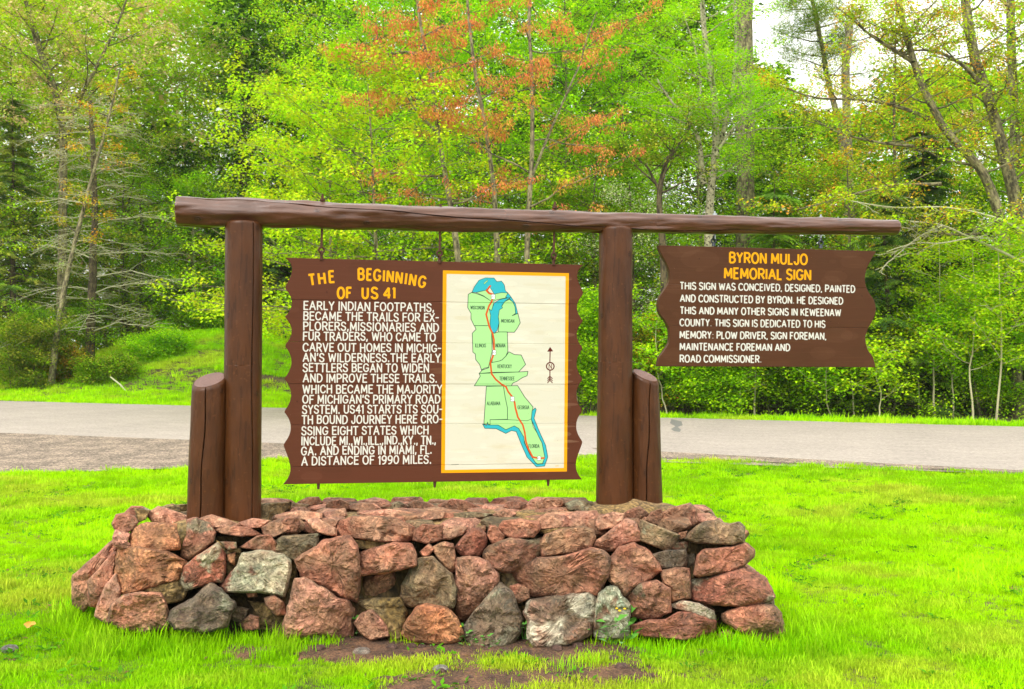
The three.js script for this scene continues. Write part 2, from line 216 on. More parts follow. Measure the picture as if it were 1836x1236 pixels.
const stones = [
  ['A', 'patch', '395,240 450,185 520,186 580,215 545,268 490,295 430,270'], ['A', 'red', '315,310 345,243 410,233 470,260 490,300 460,345 400,372 330,340', { bulge: 0.5 }],
  ['A', 'orange', '435,400 470,335 560,300 760,310 785,400 775,482 650,492 455,465', { lean: -0.35 }], ['A', 'brown', '832,285 900,268 990,310 1028,370 1010,430 930,500 850,552 795,520 800,460 830,380'],
  ['A', 'pink', '565,240 640,190 720,215 830,255 820,300 700,300 600,290', { lean: -0.5 }], ['A', 'pink', '320,400 340,348 440,372 425,430 455,462 370,485 325,450'],
  ['A', 'orange', '360,480 460,468 690,500 820,575 770,690 620,735 430,788 345,775 335,680', { bulge: 0.5 }], ['A', 'lichen', '815,600 940,510 1040,445 1090,520 1098,640 1070,702 960,727 830,757 790,695'],
  ['A', 'red', '50,665 170,560 310,435 345,475 300,570 215,760 130,890 50,850', { lean: -0.3, grow: 1.12 }], ['A', 'red', '160,700 300,540 365,495 360,640 300,790 225,860 165,860', { grow: 1.15 }], ['A', 'pink', '215,875 270,740 345,655 375,770 360,960 290,990 200,940', { grow: 1.12 }],
  ['A', 'red', '315,875 400,800 500,788 650,788 695,880 700,1030 560,1060 400,1040 310,980'], ['A', 'dark', '700,970 730,900 870,830 985,722 1060,760 1160,865 1105,1015 950,1055 760,1030', { bulge: 0.5 }],
  ['A', 'lichen', '1060,735 1100,690 1185,610 1215,515 1340,498 1480,518 1542,570 1532,700 1500,805 1350,775 1120,775', { bulge: 0.5 }], ['A', 'red', '1030,345 1130,318 1260,335 1335,382 1200,390 1090,372', { lean: -0.5 }],
  ['A', 'pink', '925,272 1010,248 1110,280 1195,315 1050,332 960,320', { lean: -0.7 }], ['A', 'pink', '1200,300 1290,272 1395,285 1350,328 1255,332', { lean: -0.7 }], ['A', 'red', '1355,332 1420,290 1545,283 1550,345 1430,398 1365,377', { lean: -0.3 }],
  ['A', 'red', '1205,468 1320,393 1400,380 1455,440 1455,498 1400,508 1290,482'], ['A', 'brown', '1060,430 1172,433 1174,475 1118,488', { d: 5.76 }], ['A', 'orange', '1112,520 1168,503 1164,595 1118,562', { d: 5.78 }],
  ['A', 'red', '1372,820 1440,798 1502,850 1530,935 1450,940 1385,880'], ['A', 'brown', '1245,785 1312,776 1320,810 1258,815', { d: 5.75 }], ['A', 'brown', '1190,1000 1270,932 1332,950 1335,1035 1240,1045', { d: 5.74 }], ['A', 'dark', '1140,965 1170,878 1268,895 1210,1000', { d: 5.82 }],
  ['A', 'brown', '690,175 740,168 800,205 760,222 700,205', {}],
  ['B', 'olive', '-55,445 -40,395 30,355 150,345 268,341 262,420 200,492 100,522 20,482'], ['B', 'red', '120,522 240,450 310,388 482,355 542,430 557,560 557,700 540,797 470,782 380,732 180,642', { bulge: 0.55 }],
  ['B', 'pink', '118,658 185,653 330,730 400,790 470,800 517,860 497,1045 400,1065 300,1025 60,1055 36,960 75,850', { bulge: 0.5 }], ['B', 'red', '410,300 430,250 520,222 640,216 800,232 928,290 932,345 880,388 700,388 418,348', { lean: -0.3 }],
  ['B', 'pink', '188,240 270,228 330,262 397,300 392,348 330,343 238,312', { lean: -0.3 }], ['B', 'brown', '-10,262 60,228 130,223 148,270 122,322 50,332 -10,302'], ['B', 'red', '548,480 640,440 790,402 912,408 944,480 942,557 760,603 568,624', { bulge: 0.6 }],
  ['B', 'brown', '585,640 800,600 815,680 720,765 600,805', { d: 5.92 }], ['B', 'pink', '527,952 580,888 650,863 700,918 742,970 762,1042 640,1068 570,1022', { d: 5.7 }], ['B', 'orange', '898,930 960,848 1030,823 1170,858 1232,920 1252,980 1277,1030 1212,1098 1080,1103 940,1083 858,1030 880,970', { bulge: 0.55 }],
  ['B', 'olive', '838,812 860,690 910,600 960,520 1060,498 1130,570 1192,620 1222,720 1207,842 1100,842 920,832'], ['B', 'pink', '1238,508 1330,503 1442,530 1512,620 1517,690 1462,792 1380,872 1255,937 1233,850 1223,700', { lean: 0.2 }],
  ['B', 'red', '978,460 1040,403 1077,440 1042,487 998,492', { d: 5.78 }], ['B', 'brown', '1063,430 1150,393 1207,410 1227,510 1234,572 1200,602 1140,552 1098,502'], ['B', 'patch', '1223,432 1270,370 1340,298 1402,308 1442,370 1432,442 1370,502 1270,482'],
  ['B', 'red', '928,382 940,308 1000,273 1130,278 1134,372 1030,404'], ['B', 'pink', '1138,372 1135,288 1200,273 1304,293 1272,342 1190,373', { lean: -0.3 }], ['B', 'brown', '1343,292 1430,278 1432,318 1378,313', {}],
  ['B', 'red', '1443,350 1458,278 1500,278 1560,350 1552,388 1478,408'],
  ['B', 'olive', '-10,145 80,122 200,138 150,168 10,172', { lean: -0.6 }], ['B', 'red', '138,112 200,85 272,82 304,120 250,148 160,138'], ['B', 'red', '318,152 350,113 420,97 495,130 485,168 350,173'], ['B', 'pink', '488,142 570,122 650,127 694,160 600,178 508,168', { lean: -0.5 }],
  ['B', 'brown', '698,152 830,112 902,150 800,168'], ['B', 'red', '903,132 940,102 1040,122 1104,160 1000,168 913,158'], ['B', 'red', '1098,142 1200,97 1290,107 1384,150 1350,188 1180,183 1108,168'],
  ['B', 'pink', '15,212 140,178 290,193 285,228 100,243', { lean: -0.7 }], ['B', 'pink', '290,192 450,163 465,212 340,228', { lean: -0.7 }], ['B', 'pink', '575,202 760,168 925,193 885,238 640,218', { lean: -0.7 }], ['B', 'pink', '945,217 1030,183 1144,188 1124,228 1000,243', { lean: -0.7 }], ['B', 'olive', '1158,202 1330,187 1465,200 1400,223 1200,228', { lean: -0.7 }],
  ['C', 'pink', '325,205 400,163 485,195 442,242 375,252', { lean: -0.3 }], ['C', 'brown', '398,152 430,112 500,107 553,130 532,162 450,168'], ['C', 'pink', '548,152 600,97 700,85 792,88 834,125 780,153 650,168'], ['C', 'olive', '828,132 900,102 1000,117 1034,155 950,183 860,168', { lean: -0.5 }],
  ['C', 'red', '366,300 400,248 500,236 632,248 644,302 600,358 470,368 398,342', { lean: -0.1 }], ['C', 'pink', '638,238 700,193 832,213 852,292 660,303', { lean: -0.4 }], ['C', 'pink', '835,217 900,183 1032,178 1074,225 1057,272 980,293 848,287', { lean: -0.3 }], ['C', 'pink', '1058,217 1150,188 1228,200 1222,242 1180,293 1060,308 1026,282', { lean: -0.3 }],
  ['C', 'brown', '658,402 690,343 800,308 942,288 1012,308 1022,362 992,442 830,473 668,488', { lean: -0.1 }], ['C', 'brown', '268,472 300,418 450,368 560,383 683,363 672,462 560,553 420,603 328,582 278,522', { bulge: 0.55 }],
  ['C', 'red', '425,612 530,558 650,508 800,498 980,447 1082,453 1123,530 1108,622 1072,682 1063,763 960,753 850,778 700,763 588,773 538,692', { bulge: 0.6 }], ['C', 'pink', '1016,432 1050,378 1150,308 1240,237 1302,258 1333,320 1343,382 1230,413 1180,453 1058,453'],
  ['C', 'red', '1128,602 1128,520 1200,438 1300,407 1402,458 1463,540 1483,592 1380,663 1300,703 1240,763 1188,702 1138,662', { bulge: 0.55 }], ['C', 'red', '443,702 500,683 572,720 577,782 500,813 453,762', { d: 5.72 }],
  ['C', 'dark', '125,975 200,880 290,780 370,688 432,720 472,800 523,930 517,1002 430,1115 170,1125'], ['C', 'cream', '543,882 580,808 760,768 980,753 1033,800 1043,952 982,1033 860,1093 740,1118 618,1113 578,1052 573,952', { bulge: 0.55 }],
  ['C', 'mint', '1033,862 1060,760 1110,708 1182,713 1212,770 1268,830 1263,962 1273,1055 1100,1065 1026,1045'], ['C', 'brown', '1238,762 1340,688 1450,668 1543,720 1548,872 1490,903 1410,933 1288,903 1258,852'],
  ['C', 'red', '375,760 430,745 450,790 420,830', { d: 5.9 }],
  ['D', 'red', '262,212 290,178 370,148 434,195 422,222 340,243 278,237'], ['D', 'red', '418,242 450,188 520,168 538,200 527,278 470,268'], ['D', 'red', '528,278 540,188 600,158 720,125 762,180 778,252 740,278 600,288', { lean: -0.2 }], ['D', 'pink', '745,142 800,178 858,212 845,235 785,222', { d: 6.3 }],
  ['D', 'olive', '366,302 390,243 450,268 643,345 622,392 560,453 460,412 358,377'], ['D', 'olive', '686,372 760,298 830,253 920,243 980,273 1052,256 1093,290 1088,392 1020,413 900,403 758,398', { bulge: 0.6 }], ['D', 'red', '762,613 778,488 820,448 1000,428 1092,398 1153,450 1153,502 1080,563 960,608 800,628', { bulge: 0.6 }],
  ['D', 'dark', '457,482 560,453 690,448 703,500 692,563 530,573', { lean: 0.2 }], ['D', 'red', '527,592 620,573 717,578 724,772 600,803 588,702 538,682'], ['D', 'patch', '726,742 740,658 900,628 1080,577 1222,628 1263,700 1298,772 1262,803 1080,833 880,823 738,792', { bulge: 0.6 }],
  ['D', 'cream', '578,832 680,798 780,818 882,868 898,932 840,928 740,883 620,853'], ['D', 'patch', '306,972 450,933 560,928 640,878 760,888 883,940 873,1015 700,1070 450,1045 355,1030'], ['D', 'red', '950,892 1090,838 1200,823 1303,838 1343,890 1373,1002 1375,1075 1200,1095 1058,1005 968,942', { bulge: 0.6 }],
  ['D', 'brown', '640,330 702,318 692,363 648,378', { d: 5.9 }], ['D', 'brown', '575,442 620,398 712,388 703,452', { d: 5.9 }], ['D', 'dark', '878,872 942,858 965,965 898,945', { d: 5.9 }], ['D', 'red', '900,1035 980,1000 1060,1040 1060,1085 950,1085', { d: 5.7 }], ['D', 'brown', '735,790 880,822 900,880 840,890 760,840', { d: 5.85 }],
  ['D', 'dark', '700,360 1070,360 1090,470 1060,590 720,620', { d: 6.12 }], ['D', 'dark', '750,760 1270,770 1290,880 1000,930 780,900', { d: 6.08 }], ['D', 'brown', '800,560 1120,560 1180,660 1000,700 800,660', { d: 6.1 }],
  ['D', 'dark', '690,480 760,470 750,600 715,610', { d: 5.95 }],
];
for (const [c, kind, poly, o] of stones) part(stoneBase, 'stone', stoneGeo(fromCrop(c, poly), kind, o), M.rock);
for (const [c, poly, d] of [['A', '430,785 620,735 770,700 840,745 800,830 680,860 640,800', 5.72], ['A', '765,312 835,300 830,400 795,490 775,470', 5.78], ['A', '470,200 575,214 545,275 495,295', 6.05], ['B', '505,380 640,385 800,392 790,420 640,440 545,440', 5.82], ['C', '645,310 850,292 965,287 930,310 800,330 690,348', 5.86], ['B', '520,800 840,780 880,880 850,1060 760,1060 640,880', 5.78], ['A', '1255,840 1380,860 1450,960 1440,1050 1320,1030 1330,940', 5.82],
  ['A', '830,240 700,225 620,200 690,180 835,170', 6.35], ['A', '1160,285 1345,230 1345,170 1540,160 1545,200 1400,290', 6.25], ['A', '1035,420 1100,450 1095,520 1040,450', 5.8], ['C', '500,840 560,830 580,960 545,1000 525,930', 5.78], ['B', '0,500 110,520 130,660 60,850 0,900', 5.83], ['B', '540,600 860,590 850,700 560,720', 5.95], ['C', '330,600 440,600 540,700 430,720', 5.82], ['D', '560,380 720,380 740,620 700,640 560,450', 5.98], ['A', '1040,500 1200,480 1220,640 1080,680', 5.85]])
  part(stoneBase, 'mortar', stoneGeo(fromCrop(c, poly), MORT, { d, bulge: 0.15, thick: 0.14 }), M.mortar);
function rockGeo(seed, kind, pos, sx, sy, sz) {                   // an angular block cut by random planes
  const R = rng(seed), g = mergeVertices(new THREE.IcosahedronGeometry(1, 9).deleteAttribute('normal').deleteAttribute('uv')), p = g.attributes.position, P = Array.from({ length: 15 }, () => [V3(R() - 0.5, R() - 0.5, R() - 0.5).normalize(), 0.62 + 0.3 * R()]), n = V3(), [c1, c2] = STONE[kind], c = [], yaw = R() * 6.28, tone = 0.86 + 0.3 * R(); P.push([V3(0, 1, 0.1), 0.62]);
  for (let k = 0; k < p.count; k++) { n.fromBufferAttribute(p, k).normalize(); let r = 1.1; for (const [q, d] of P) { const f = q.dot(n); if (f > 0.01) r = Math.min(r, d / f); } r *= 1 + 0.16 * (fbm(n.x * 3 + seed, n.y * 3, n.z * 3, 4) - 0.5); const x = n.x * r * sx, z = n.z * r * sz; p.setXYZ(k, pos.x + x * Math.cos(yaw) - z * Math.sin(yaw), pos.y + n.y * r * sy, pos.z + x * Math.sin(yaw) + z * Math.cos(yaw)); const f = fbm(p.getX(k) * 45, p.getY(k) * 45, p.getZ(k) * 45, 2), m = step(0.4, 0.6, fbm(p.getX(k) * 8, p.getY(k) * 8, p.getZ(k) * 8 + seed, 4)), gq = tone * (0.72 + 0.56 * f) * 1.25; for (let i = 0; i < 3; i++) c.push(lerp(c1[i], c2[i], m) * gq); }
  g.setAttribute('color', new THREE.Float32BufferAttribute(c, 3)); return boxUv(toCreasedNormals(g.toNonIndexed(), 0.4), R);
}
{ // stones bedded in the top and behind
  const R = rng(4242), kinds = ['pink', 'red', 'pink', 'red', 'olive', 'brown', 'pink'];
  for (let row = 0; row < 5; row++) for (let x = -2.02 + 0.1 * (row % 2); x < 1.24; x += 0.17 + 0.1 * R()) {
    const z = -6.02 - row * 0.165 + 0.05 * (R() - 0.5), s = 0.085 + 0.05 * R(); if ((Math.abs(x + 1.76) < 0.3 && z > -6.28 && row < 2) || (Math.abs(x - 0.76) < 0.36 && Math.abs(z + 6.5) < 0.2) || Math.hypot(x + 1.64, z + 6.1) < 0.2) continue;
    part(stoneBase, 'stone', rockGeo(3000 + row * 100 + Math.round(x * 50), kinds[Math.floor(R() * kinds.length)], V3(x, 0.592 + 0.02 * row / 4 + 0.02 * R(), z), s * 1.25, (row === 4 ? 0.06 : 0.05) + 0.025 * R(), s), M.rock);
  }
  for (let row = 0; row < 3; row++) for (let z = -5.98; z > -6.9; z -= 0.26 + 0.06 * R()) part(stoneBase, 'stone', rockGeo(5000 + row * 50 + Math.round(-z * 9), kinds[Math.floor(R() * kinds.length)], V3(1.36 - 0.06 * row + 0.05 * R(), 0.12 + row * 0.19, z - 0.15), 0.15, 0.12, 0.16), M.rock);
}
{ // mound of mortar round the foot of the right-hand posts, and smaller one at the left
  for (const [x, z, rx, rz, h, y] of [[0.76, -6.5, 0.36, 0.27, 0.085, 0.6], [-1.77, -6.1, 0.33, 0.2, 0.06, 0.59], [-0.3, -6.3, 1.3, 0.3, 0.05, 0.59]]) {
    const g = new THREE.SphereGeometry(1, 48, 20, 0, 6.2832, 0, 1.571), p = g.attributes.position, c = [];
    for (let k = 0; k < p.count; k++) { const a = p.getX(k), b = p.getY(k), e = p.getZ(k), n = 1 + 0.3 * (fbm(a * 2.5 + x, e * 2.5, b, 3) - 0.5); p.setXYZ(k, x + a * rx * n, y + b * h * n, z + e * rz * n); const m = 0.85 + 0.4 * fbm(a * 6, e * 6, b * 4, 3); c.push(0.95 * m, 0.76 * m, 0.46 * m); }
    const uq = g.attributes.uv; for (let k = 0; k < p.count; k++) uq.setXY(k, p.getX(k) * 1.3 + p.getY(k), p.getZ(k) * 1.3 + p.getY(k));
    g.setAttribute('color', new THREE.Float32BufferAttribute(c, 3)); g.computeVertexNormals(); part(stoneBase, 'mortar', g, M.mortar);
  }
}

// ------------------------------------------------------------------ posts and beam
const plane = (px) => 1 / (0.16393 - (px - 436) * 1.618e-5);      // distance of the upright plane of the sign at a column of the picture
function log(a, b, ra, rb, o = {}) {                             // a peeled log from a to b with a drying crack
  const R = rng(o.seed ?? 5), ang = []; let n = o.n ?? 70; const crack = o.crack;
  for (let k = 0; k < 56; k++) ang.push(k / 56 * 6.2832);
  const T = b.clone().sub(a).normalize(), ref = Math.abs(T.y) > 0.7 ? V3(0, 0, 1) : V3(0, 1, 0), N = ref.clone().addScaledVector(T, -ref.dot(T)).normalize(), B = V3().crossVectors(T, N), len = a.distanceTo(b), mb = new MB(), rows = [], sd = R() * 50;
  const cap = o.cap ?? (() => 0);
  const ts = [0, 0.003, 0.007, 0.012, 0.02].map((q) => q / len); const steps = [...ts, ...Array.from({ length: n }, (_, j) => (j + 1) / (n + 1)).filter((t) => t > ts[4] && t < 1 - ts[4]), ...ts.map((t) => 1 - t).reverse()]; n = steps.length - 1;
  for (let j = 0; j <= n; j++) {
    const t = steps[j], row = [], off = crack ? crack(t) : null, w = off === null ? 0 : (o.width ?? 0.006) / ra * (0.5 + fbm(t * 30, sd, 0, 2));
    const list = off === null ? ang.map((q) => [q, 0]) : [...ang.map((q, k) => k < 50 ? [off + 0.06 + (q / ang[49]) * (6.2832 - 0.12), 0] : null).filter(Boolean), [off - w * 1.3, 0], [off - w * 0.4, 1], [off, 1.3], [off + w * 0.4, 1], [off + w * 1.3, 0]];
    for (const [q, c] of list) {
      const wx = Math.cos(q), wy = Math.sin(q); let r = lerp(ra, rb, t) * (1 + (o.bump ?? 0.05) * (fbm(wx * 1.3 + sd, wy * 1.3, t * len * 1.6, 3) - 0.5) * 2 + (o.adze ?? 0.02) * (fbm(wx * 3.5, wy * 3.5 + sd, t * len * 5, 2) - 0.5) * 2);
      const edge = Math.min(t, 1 - t) * len; r -= (o.round ?? 0.012) * Math.pow(clamp(1 - edge / (o.roundLen ?? 0.02)), 2); r -= c * (o.deep ?? 0.014) * clamp(edge * 30);
      const P = a.clone().addScaledVector(T, t * len).addScaledVector(N, wx * r).addScaledVector(B, wy * r);
      if (o.bow) P.y += o.bow(t);
      P.addScaledVector(T, cap(wx * r, wy * r, N, B) * t);                     // slanted top end
      row.push(mb.v(P.x, P.y, P.z, q * ra, t * len));
    }
    rows.push(row);
  }
  const K = rows[0].length;
  for (let j = 0; j < n; j++) for (let k = 0; k < K; k++) { const q = (k + 1) % K; mb.i.push(rows[j][k], rows[j][q], rows[j + 1][k], rows[j][q], rows[j + 1][q], rows[j + 1][k]); }
  for (const [row, top] of [[rows[0], 0], [rows[n], 1]]) { const mb0 = mb; if (o.ends?.[top]) { const mb2 = o.ends[top]; let c = V3(); const ring = row.map((k) => { const p = V3(...mb0.p.slice(k * 3, k * 3 + 3)); c.add(p); return p; }); c.divideScalar(K); const m = mb2.v(c.x, c.y, c.z, 0.5, 0.5), e = ring.map((p) => mb2.v(p.x, p.y, p.z, p.x * 3, p.z * 3 + p.y)); for (let k = 0; k < K; k++) top ? mb2.i.push(m, e[k], e[(k + 1) % K]) : mb2.i.push(m, e[(k + 1) % K], e[k]); continue; }
    let c = V3(); const ring = row.map((k) => { const p = V3(...mb.p.slice(k * 3, k * 3 + 3)); c.add(p); return p; }); c.divideScalar(K); const m = mb.v(c.x, c.y, c.z, 0, 0), e = ring.map((p) => mb.v(p.x, p.y, p.z, p.x * 3, p.z * 3 + p.y)); for (let k = 0; k < K; k++) top ? mb.i.push(m, e[k], e[(k + 1) % K]) : mb.i.push(m, e[(k + 1) % K], e[k]); }
  return mb.geo();
}
{
  const frame = thing('log_frame', 'brown painted log frame with tapering top beam, two tall posts and two short props', 'sign frame', V3(-0.5, 0.6, -6.3));
  const lp0 = at(434.5, 950, 6.1), lp1 = at(436.5, 398, 6.1), rp0 = at(1101, 925, 6.53), rp1 = at(1104.5, 408, 6.53);
  part(frame, 'post', log(lp0, lp1, 0.113, 0.111, { seed: 3, bump: 0.02, adze: 0.025, round: 0.014, roundLen: 0.016, crack: (t) => 0.78 + 0.04 * Math.sin(t * 9), width: 0.0024, deep: 0.012 }), M.post);
  part(frame, 'post', log(rp0, rp1, 0.119, 0.108, { seed: 8, bump: 0.025, adze: 0.025, round: 0.014, roundLen: 0.016, crack: (t) => 1.9 + 0.1 * t, width: 0.003 }), M.post);
  const s0 = at(369, 945, 6.04), s1 = at(375.5, 681, 6.04), q0 = at(1160, 925, 6.56), q1 = at(1157, 673, 6.56);
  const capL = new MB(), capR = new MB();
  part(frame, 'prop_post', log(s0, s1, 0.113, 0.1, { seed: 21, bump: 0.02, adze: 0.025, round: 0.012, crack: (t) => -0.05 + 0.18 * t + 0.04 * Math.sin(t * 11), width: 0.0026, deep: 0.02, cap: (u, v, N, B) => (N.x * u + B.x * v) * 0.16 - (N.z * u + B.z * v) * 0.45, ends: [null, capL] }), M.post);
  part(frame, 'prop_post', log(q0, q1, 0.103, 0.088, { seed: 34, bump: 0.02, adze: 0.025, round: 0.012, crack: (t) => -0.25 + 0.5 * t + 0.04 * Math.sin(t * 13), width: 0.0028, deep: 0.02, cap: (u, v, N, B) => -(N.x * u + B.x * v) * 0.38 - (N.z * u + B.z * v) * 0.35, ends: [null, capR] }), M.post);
  part(frame, 'cut_top', capL.geo(), M.sheenTop); part(frame, 'cut_top', capR.geo(), M.sheenTop);
  const b0 = at(316, 378.5, 6.03), b1 = at(1610, 408, 6.9), slopeY = (t) => 0.035 * Math.sin(t * Math.PI) * -0.35;
  part(frame, 'beam', log(b0, b1, 0.0895, 0.05, { seed: 55, n: 220, bump: 0.1, adze: 0.16, round: 0.006, roundLen: 0.01, bow: slopeY, crack: (t) => 0.42 + 1.9 * clamp(t / 0.62) + 0.05 * Math.sin(t * 40), width: 0.003, deep: 0.015 }), M.beam);
}

// ------------------------------------------------------------------ the two boards
function boardFrame(tl, tr, br, bl) {                            // corners in pixels -> axes of an upright board in the sign's plane
  const P = [tl, tr, br, bl].map(([x, y]) => at(x, y, plane(x))), O = P[3].clone();
  const U = P[1].clone().sub(P[0]).add(P[2]).sub(P[3]).multiplyScalar(0.5), V = P[0].clone().sub(P[3]).add(P[1]).sub(P[2]).multiplyScalar(0.5), W = U.length(), H = V.length();
  U.normalize(); V.addScaledVector(U, -V.dot(U)).normalize(); const N = V3().crossVectors(U, V);
  const C = P.reduce((a, p) => a.add(p), V3()).multiplyScalar(0.25); O.copy(C).addScaledVector(U, -W / 2).addScaledVector(V, -H / 2);
  const st = (px, py) => { const yt = lerp(tl[1], tr[1], (px - tl[0]) / (tr[0] - tl[0])), yb = lerp(bl[1], br[1], (px - bl[0]) / (br[0] - bl[0])), t = (yb - py) / (yb - yt); const xl = lerp(bl[0], tl[0], t), xr = lerp(br[0], tr[0], t); const f = (px - xl) / (xr - xl), dl = plane(tl[0]), dr = plane(tr[0]); return [f * dl / (dr - f * (dr - dl)), t]; };
  return { O, U, V, N, W, H, st, m: new THREE.Matrix4().makeBasis(U, V, N).setPosition(O), p: (s, t, n = 0) => O.clone().addScaledVector(U, s * W).addScaledVector(V, t * H).addScaledVector(N, n) };
}
function boardGeo(B, left, right, t0, t1, thick, z) {            // a piece of board between two heights, its ends cut to curves left(t), right(t)
  const s = new THREE.Shape(), n = Math.max(8, Math.round((t1 - t0) * 90)), pts = [];
  for (let k = 0; k <= n; k++) pts.push([left(lerp(t0, t1, k / n)), lerp(t0, t1, k / n)]);
  for (let k = n; k >= 0; k--) pts.push([right(lerp(t0, t1, k / n)), lerp(t0, t1, k / n)]);
  pts.forEach(([a, b], k) => k ? s.lineTo(a * B.W, b * B.H) : s.moveTo(a * B.W, b * B.H));
  const g = new THREE.ExtrudeGeometry(s, { depth: thick - 0.006, bevelEnabled: true, bevelThickness: 0.003, bevelSize: 0.0022, bevelOffset: -0.0022, bevelSegments: 2, steps: 1 });
  const p = g.attributes.position, uv = g.attributes.uv; for (let k = 0; k < p.count; k++) uv.setXY(k, p.getX(k) / B.W, p.getY(k) / B.H);
  g.translate(0, 0, z); g.applyMatrix4(B.m); return g;
}
function paintTexture(cv) { const t = new THREE.CanvasTexture(cv); t.colorSpace = THREE.SRGBColorSpace; t.anisotropy = 8; return t; }
function brownPaint(ctx, w, h, seed, base) {
  const R = rng(seed); ctx.fillStyle = base; ctx.fillRect(0, 0, w, h);
  for (let k = 0; k < 1500; k++) { const x = R() * w, y = R() * h, l = 30 + R() * 260; ctx.fillStyle = R() < 0.5 ? `rgba(60,25,12,${0.02 + R() * 0.06})` : `rgba(190,130,105,${0.015 + R() * 0.04})`; ctx.fillRect(x - l / 2, y, l, 1 + R() * 2.5); }
  for (let k = 0; k < 60; k++) { const x = R() * w, y = R() * h, r = 10 + R() * 60; ctx.fillStyle = R() < 0.5 ? 'rgba(50,20,8,0.05)' : 'rgba(180,120,100,0.05)'; ctx.beginPath(); ctx.ellipse(x, y, r * 2, r, 0, 0, 7); ctx.fill(); }
  for (let k = 0; k < 14; k++) { const x = R() * w, y = R() * h, r = 3 + R() * 7; ctx.fillStyle = 'rgba(40,14,6,0.3)'; ctx.beginPath(); ctx.ellipse(x, y, r, r * 0.8, R() * 3, 0, 7); ctx.fill(); }
  for (let k = 0; k < 40; k++) { ctx.fillStyle = 'rgba(225,200,180,0.45)'; ctx.fillRect(R() * w, R() * h, 1 + R() * 3, 1 + R() * 2); }
}
// hand-painted capitals: strokes on a 100-high box, with the width of each letter
const GLYPH = {
  A: [72, 'M4 100 L36 0 L68 100 M15 66 L57 66'], B: [60, 'M6 0 L6 100 M6 0 L30 0 C62 0 62 46 30 46 L6 46 M30 46 C66 46 66 100 30 100 L6 100'], C: [66, 'M62 22 C54 -8 4 -10 4 50 C4 110 54 108 62 78'], D: [66, 'M6 0 L6 100 M6 0 L24 0 C76 0 76 100 24 100 L6 100'], E: [54, 'M50 0 L6 0 L6 100 L50 100 M6 47 L44 47'], F: [52, 'M50 0 L6 0 L6 100 M6 48 L42 48'], G: [70, 'M63 22 C54 -8 4 -10 4 50 C4 112 66 112 66 56 L42 56'],
  H: [66, 'M6 0 L6 100 M60 0 L60 100 M6 48 L60 48'], I: [14, 'M7 0 L7 100'], J: [50, 'M44 0 L44 68 C44 112 4 110 4 72'], K: [62, 'M6 0 L6 100 M56 0 L8 60 M24 42 L58 100'], L: [48, 'M6 0 L6 100 L46 100'], M: [80, 'M6 100 L9 0 L40 78 L71 0 L74 100'], N: [66, 'M6 100 L6 0 L60 100 L60 0'], O: [72, 'M36 0 C-7 0 -7 100 36 100 C79 100 79 0 36 0 Z'], P: [58, 'M6 100 L6 0 L30 0 C66 0 66 54 30 54 L6 54'],
  R: [62, 'M6 100 L6 0 L30 0 C66 0 66 52 30 52 L6 52 M30 52 L60 100'], S: [58, 'M53 17 C42 -8 6 -8 6 24 C6 56 54 42 54 75 C54 108 12 108 3 80'], T: [58, 'M2 0 L56 0 M29 0 L29 100'], U: [66, 'M6 0 L6 64 C6 112 60 112 60 64 L60 0'], V: [66, 'M4 0 L33 100 L62 0'], W: [92, 'M4 0 L24 100 L46 12 L68 100 L88 0'], X: [62, 'M4 0 L58 100 M58 0 L4 100'], Y: [62, 'M4 0 L31 50 L58 0 M31 50 L31 100'],
  1: [26, 'M4 18 L18 0 L18 100'], 4: [60, 'M44 100 L44 0 L4 70 L58 70'], 9: [58, 'M54 30 C54 -10 5 -10 5 32 C5 68 54 66 54 30 C55 80 36 100 14 100'], 0: [62, 'M31 0 C-6 0 -6 100 31 100 C68 100 68 0 31 0 Z'], '.': [18, 'M9 89 L9 98'], ',': [18, 'M9 90 L4 114'], '-': [36, 'M4 52 L32 52'], "'": [12, 'M7 0 L4 24'], ' ': [20, ''], ':': [18, 'M8 38 L8 44 M8 92 L8 98'],
};
function trace(ctx, path, X, Y) {
  ctx.beginPath(); const t = path.split(' '); let k = 0; const pt = () => { let a = t[k++], b = t[k++]; a = a.replace(/[MLC]/, ''); return [X(+a, +b), Y(+a, +b)]; };
  while (k < t.length && t[k]) { const c = t[k][0]; if (c === 'M') ctx.moveTo(...pt()); else if (c === 'L') ctx.lineTo(...pt()); else if (c === 'C') { const a = pt(), b = pt(), e = pt(); ctx.bezierCurveTo(...a, ...b, ...e); } else if (c === 'Z') { ctx.closePath(); k++; } else break; }
  ctx.stroke();
}
function paintLine(ctx, text, x0, x1, y0, h, R, loose = 1, gap = 17) {                // fits a line of painted capitals between x0 and x1
  let w = 0; for (const ch of text) w += (GLYPH[ch]?.[0] ?? 30) + gap; w -= gap; const k = (x1 - x0) / w; let x = x0;
  for (const ch of text) { const [gw, path] = GLYPH[ch] ?? GLYPH[' ']; const dy = (R() - 0.5) * h * 0.05 * loose, sl = (R() - 0.5) * 0.04 * loose, hh = h * (1 + 0.06 * (R() - 0.5) * loose); if (path) trace(ctx, path, (a, b) => x + (a + (50 - b) * sl) * k, (a, b) => y0 + dy + b / 100 * hh); x += (gw + gap) * k; }
}
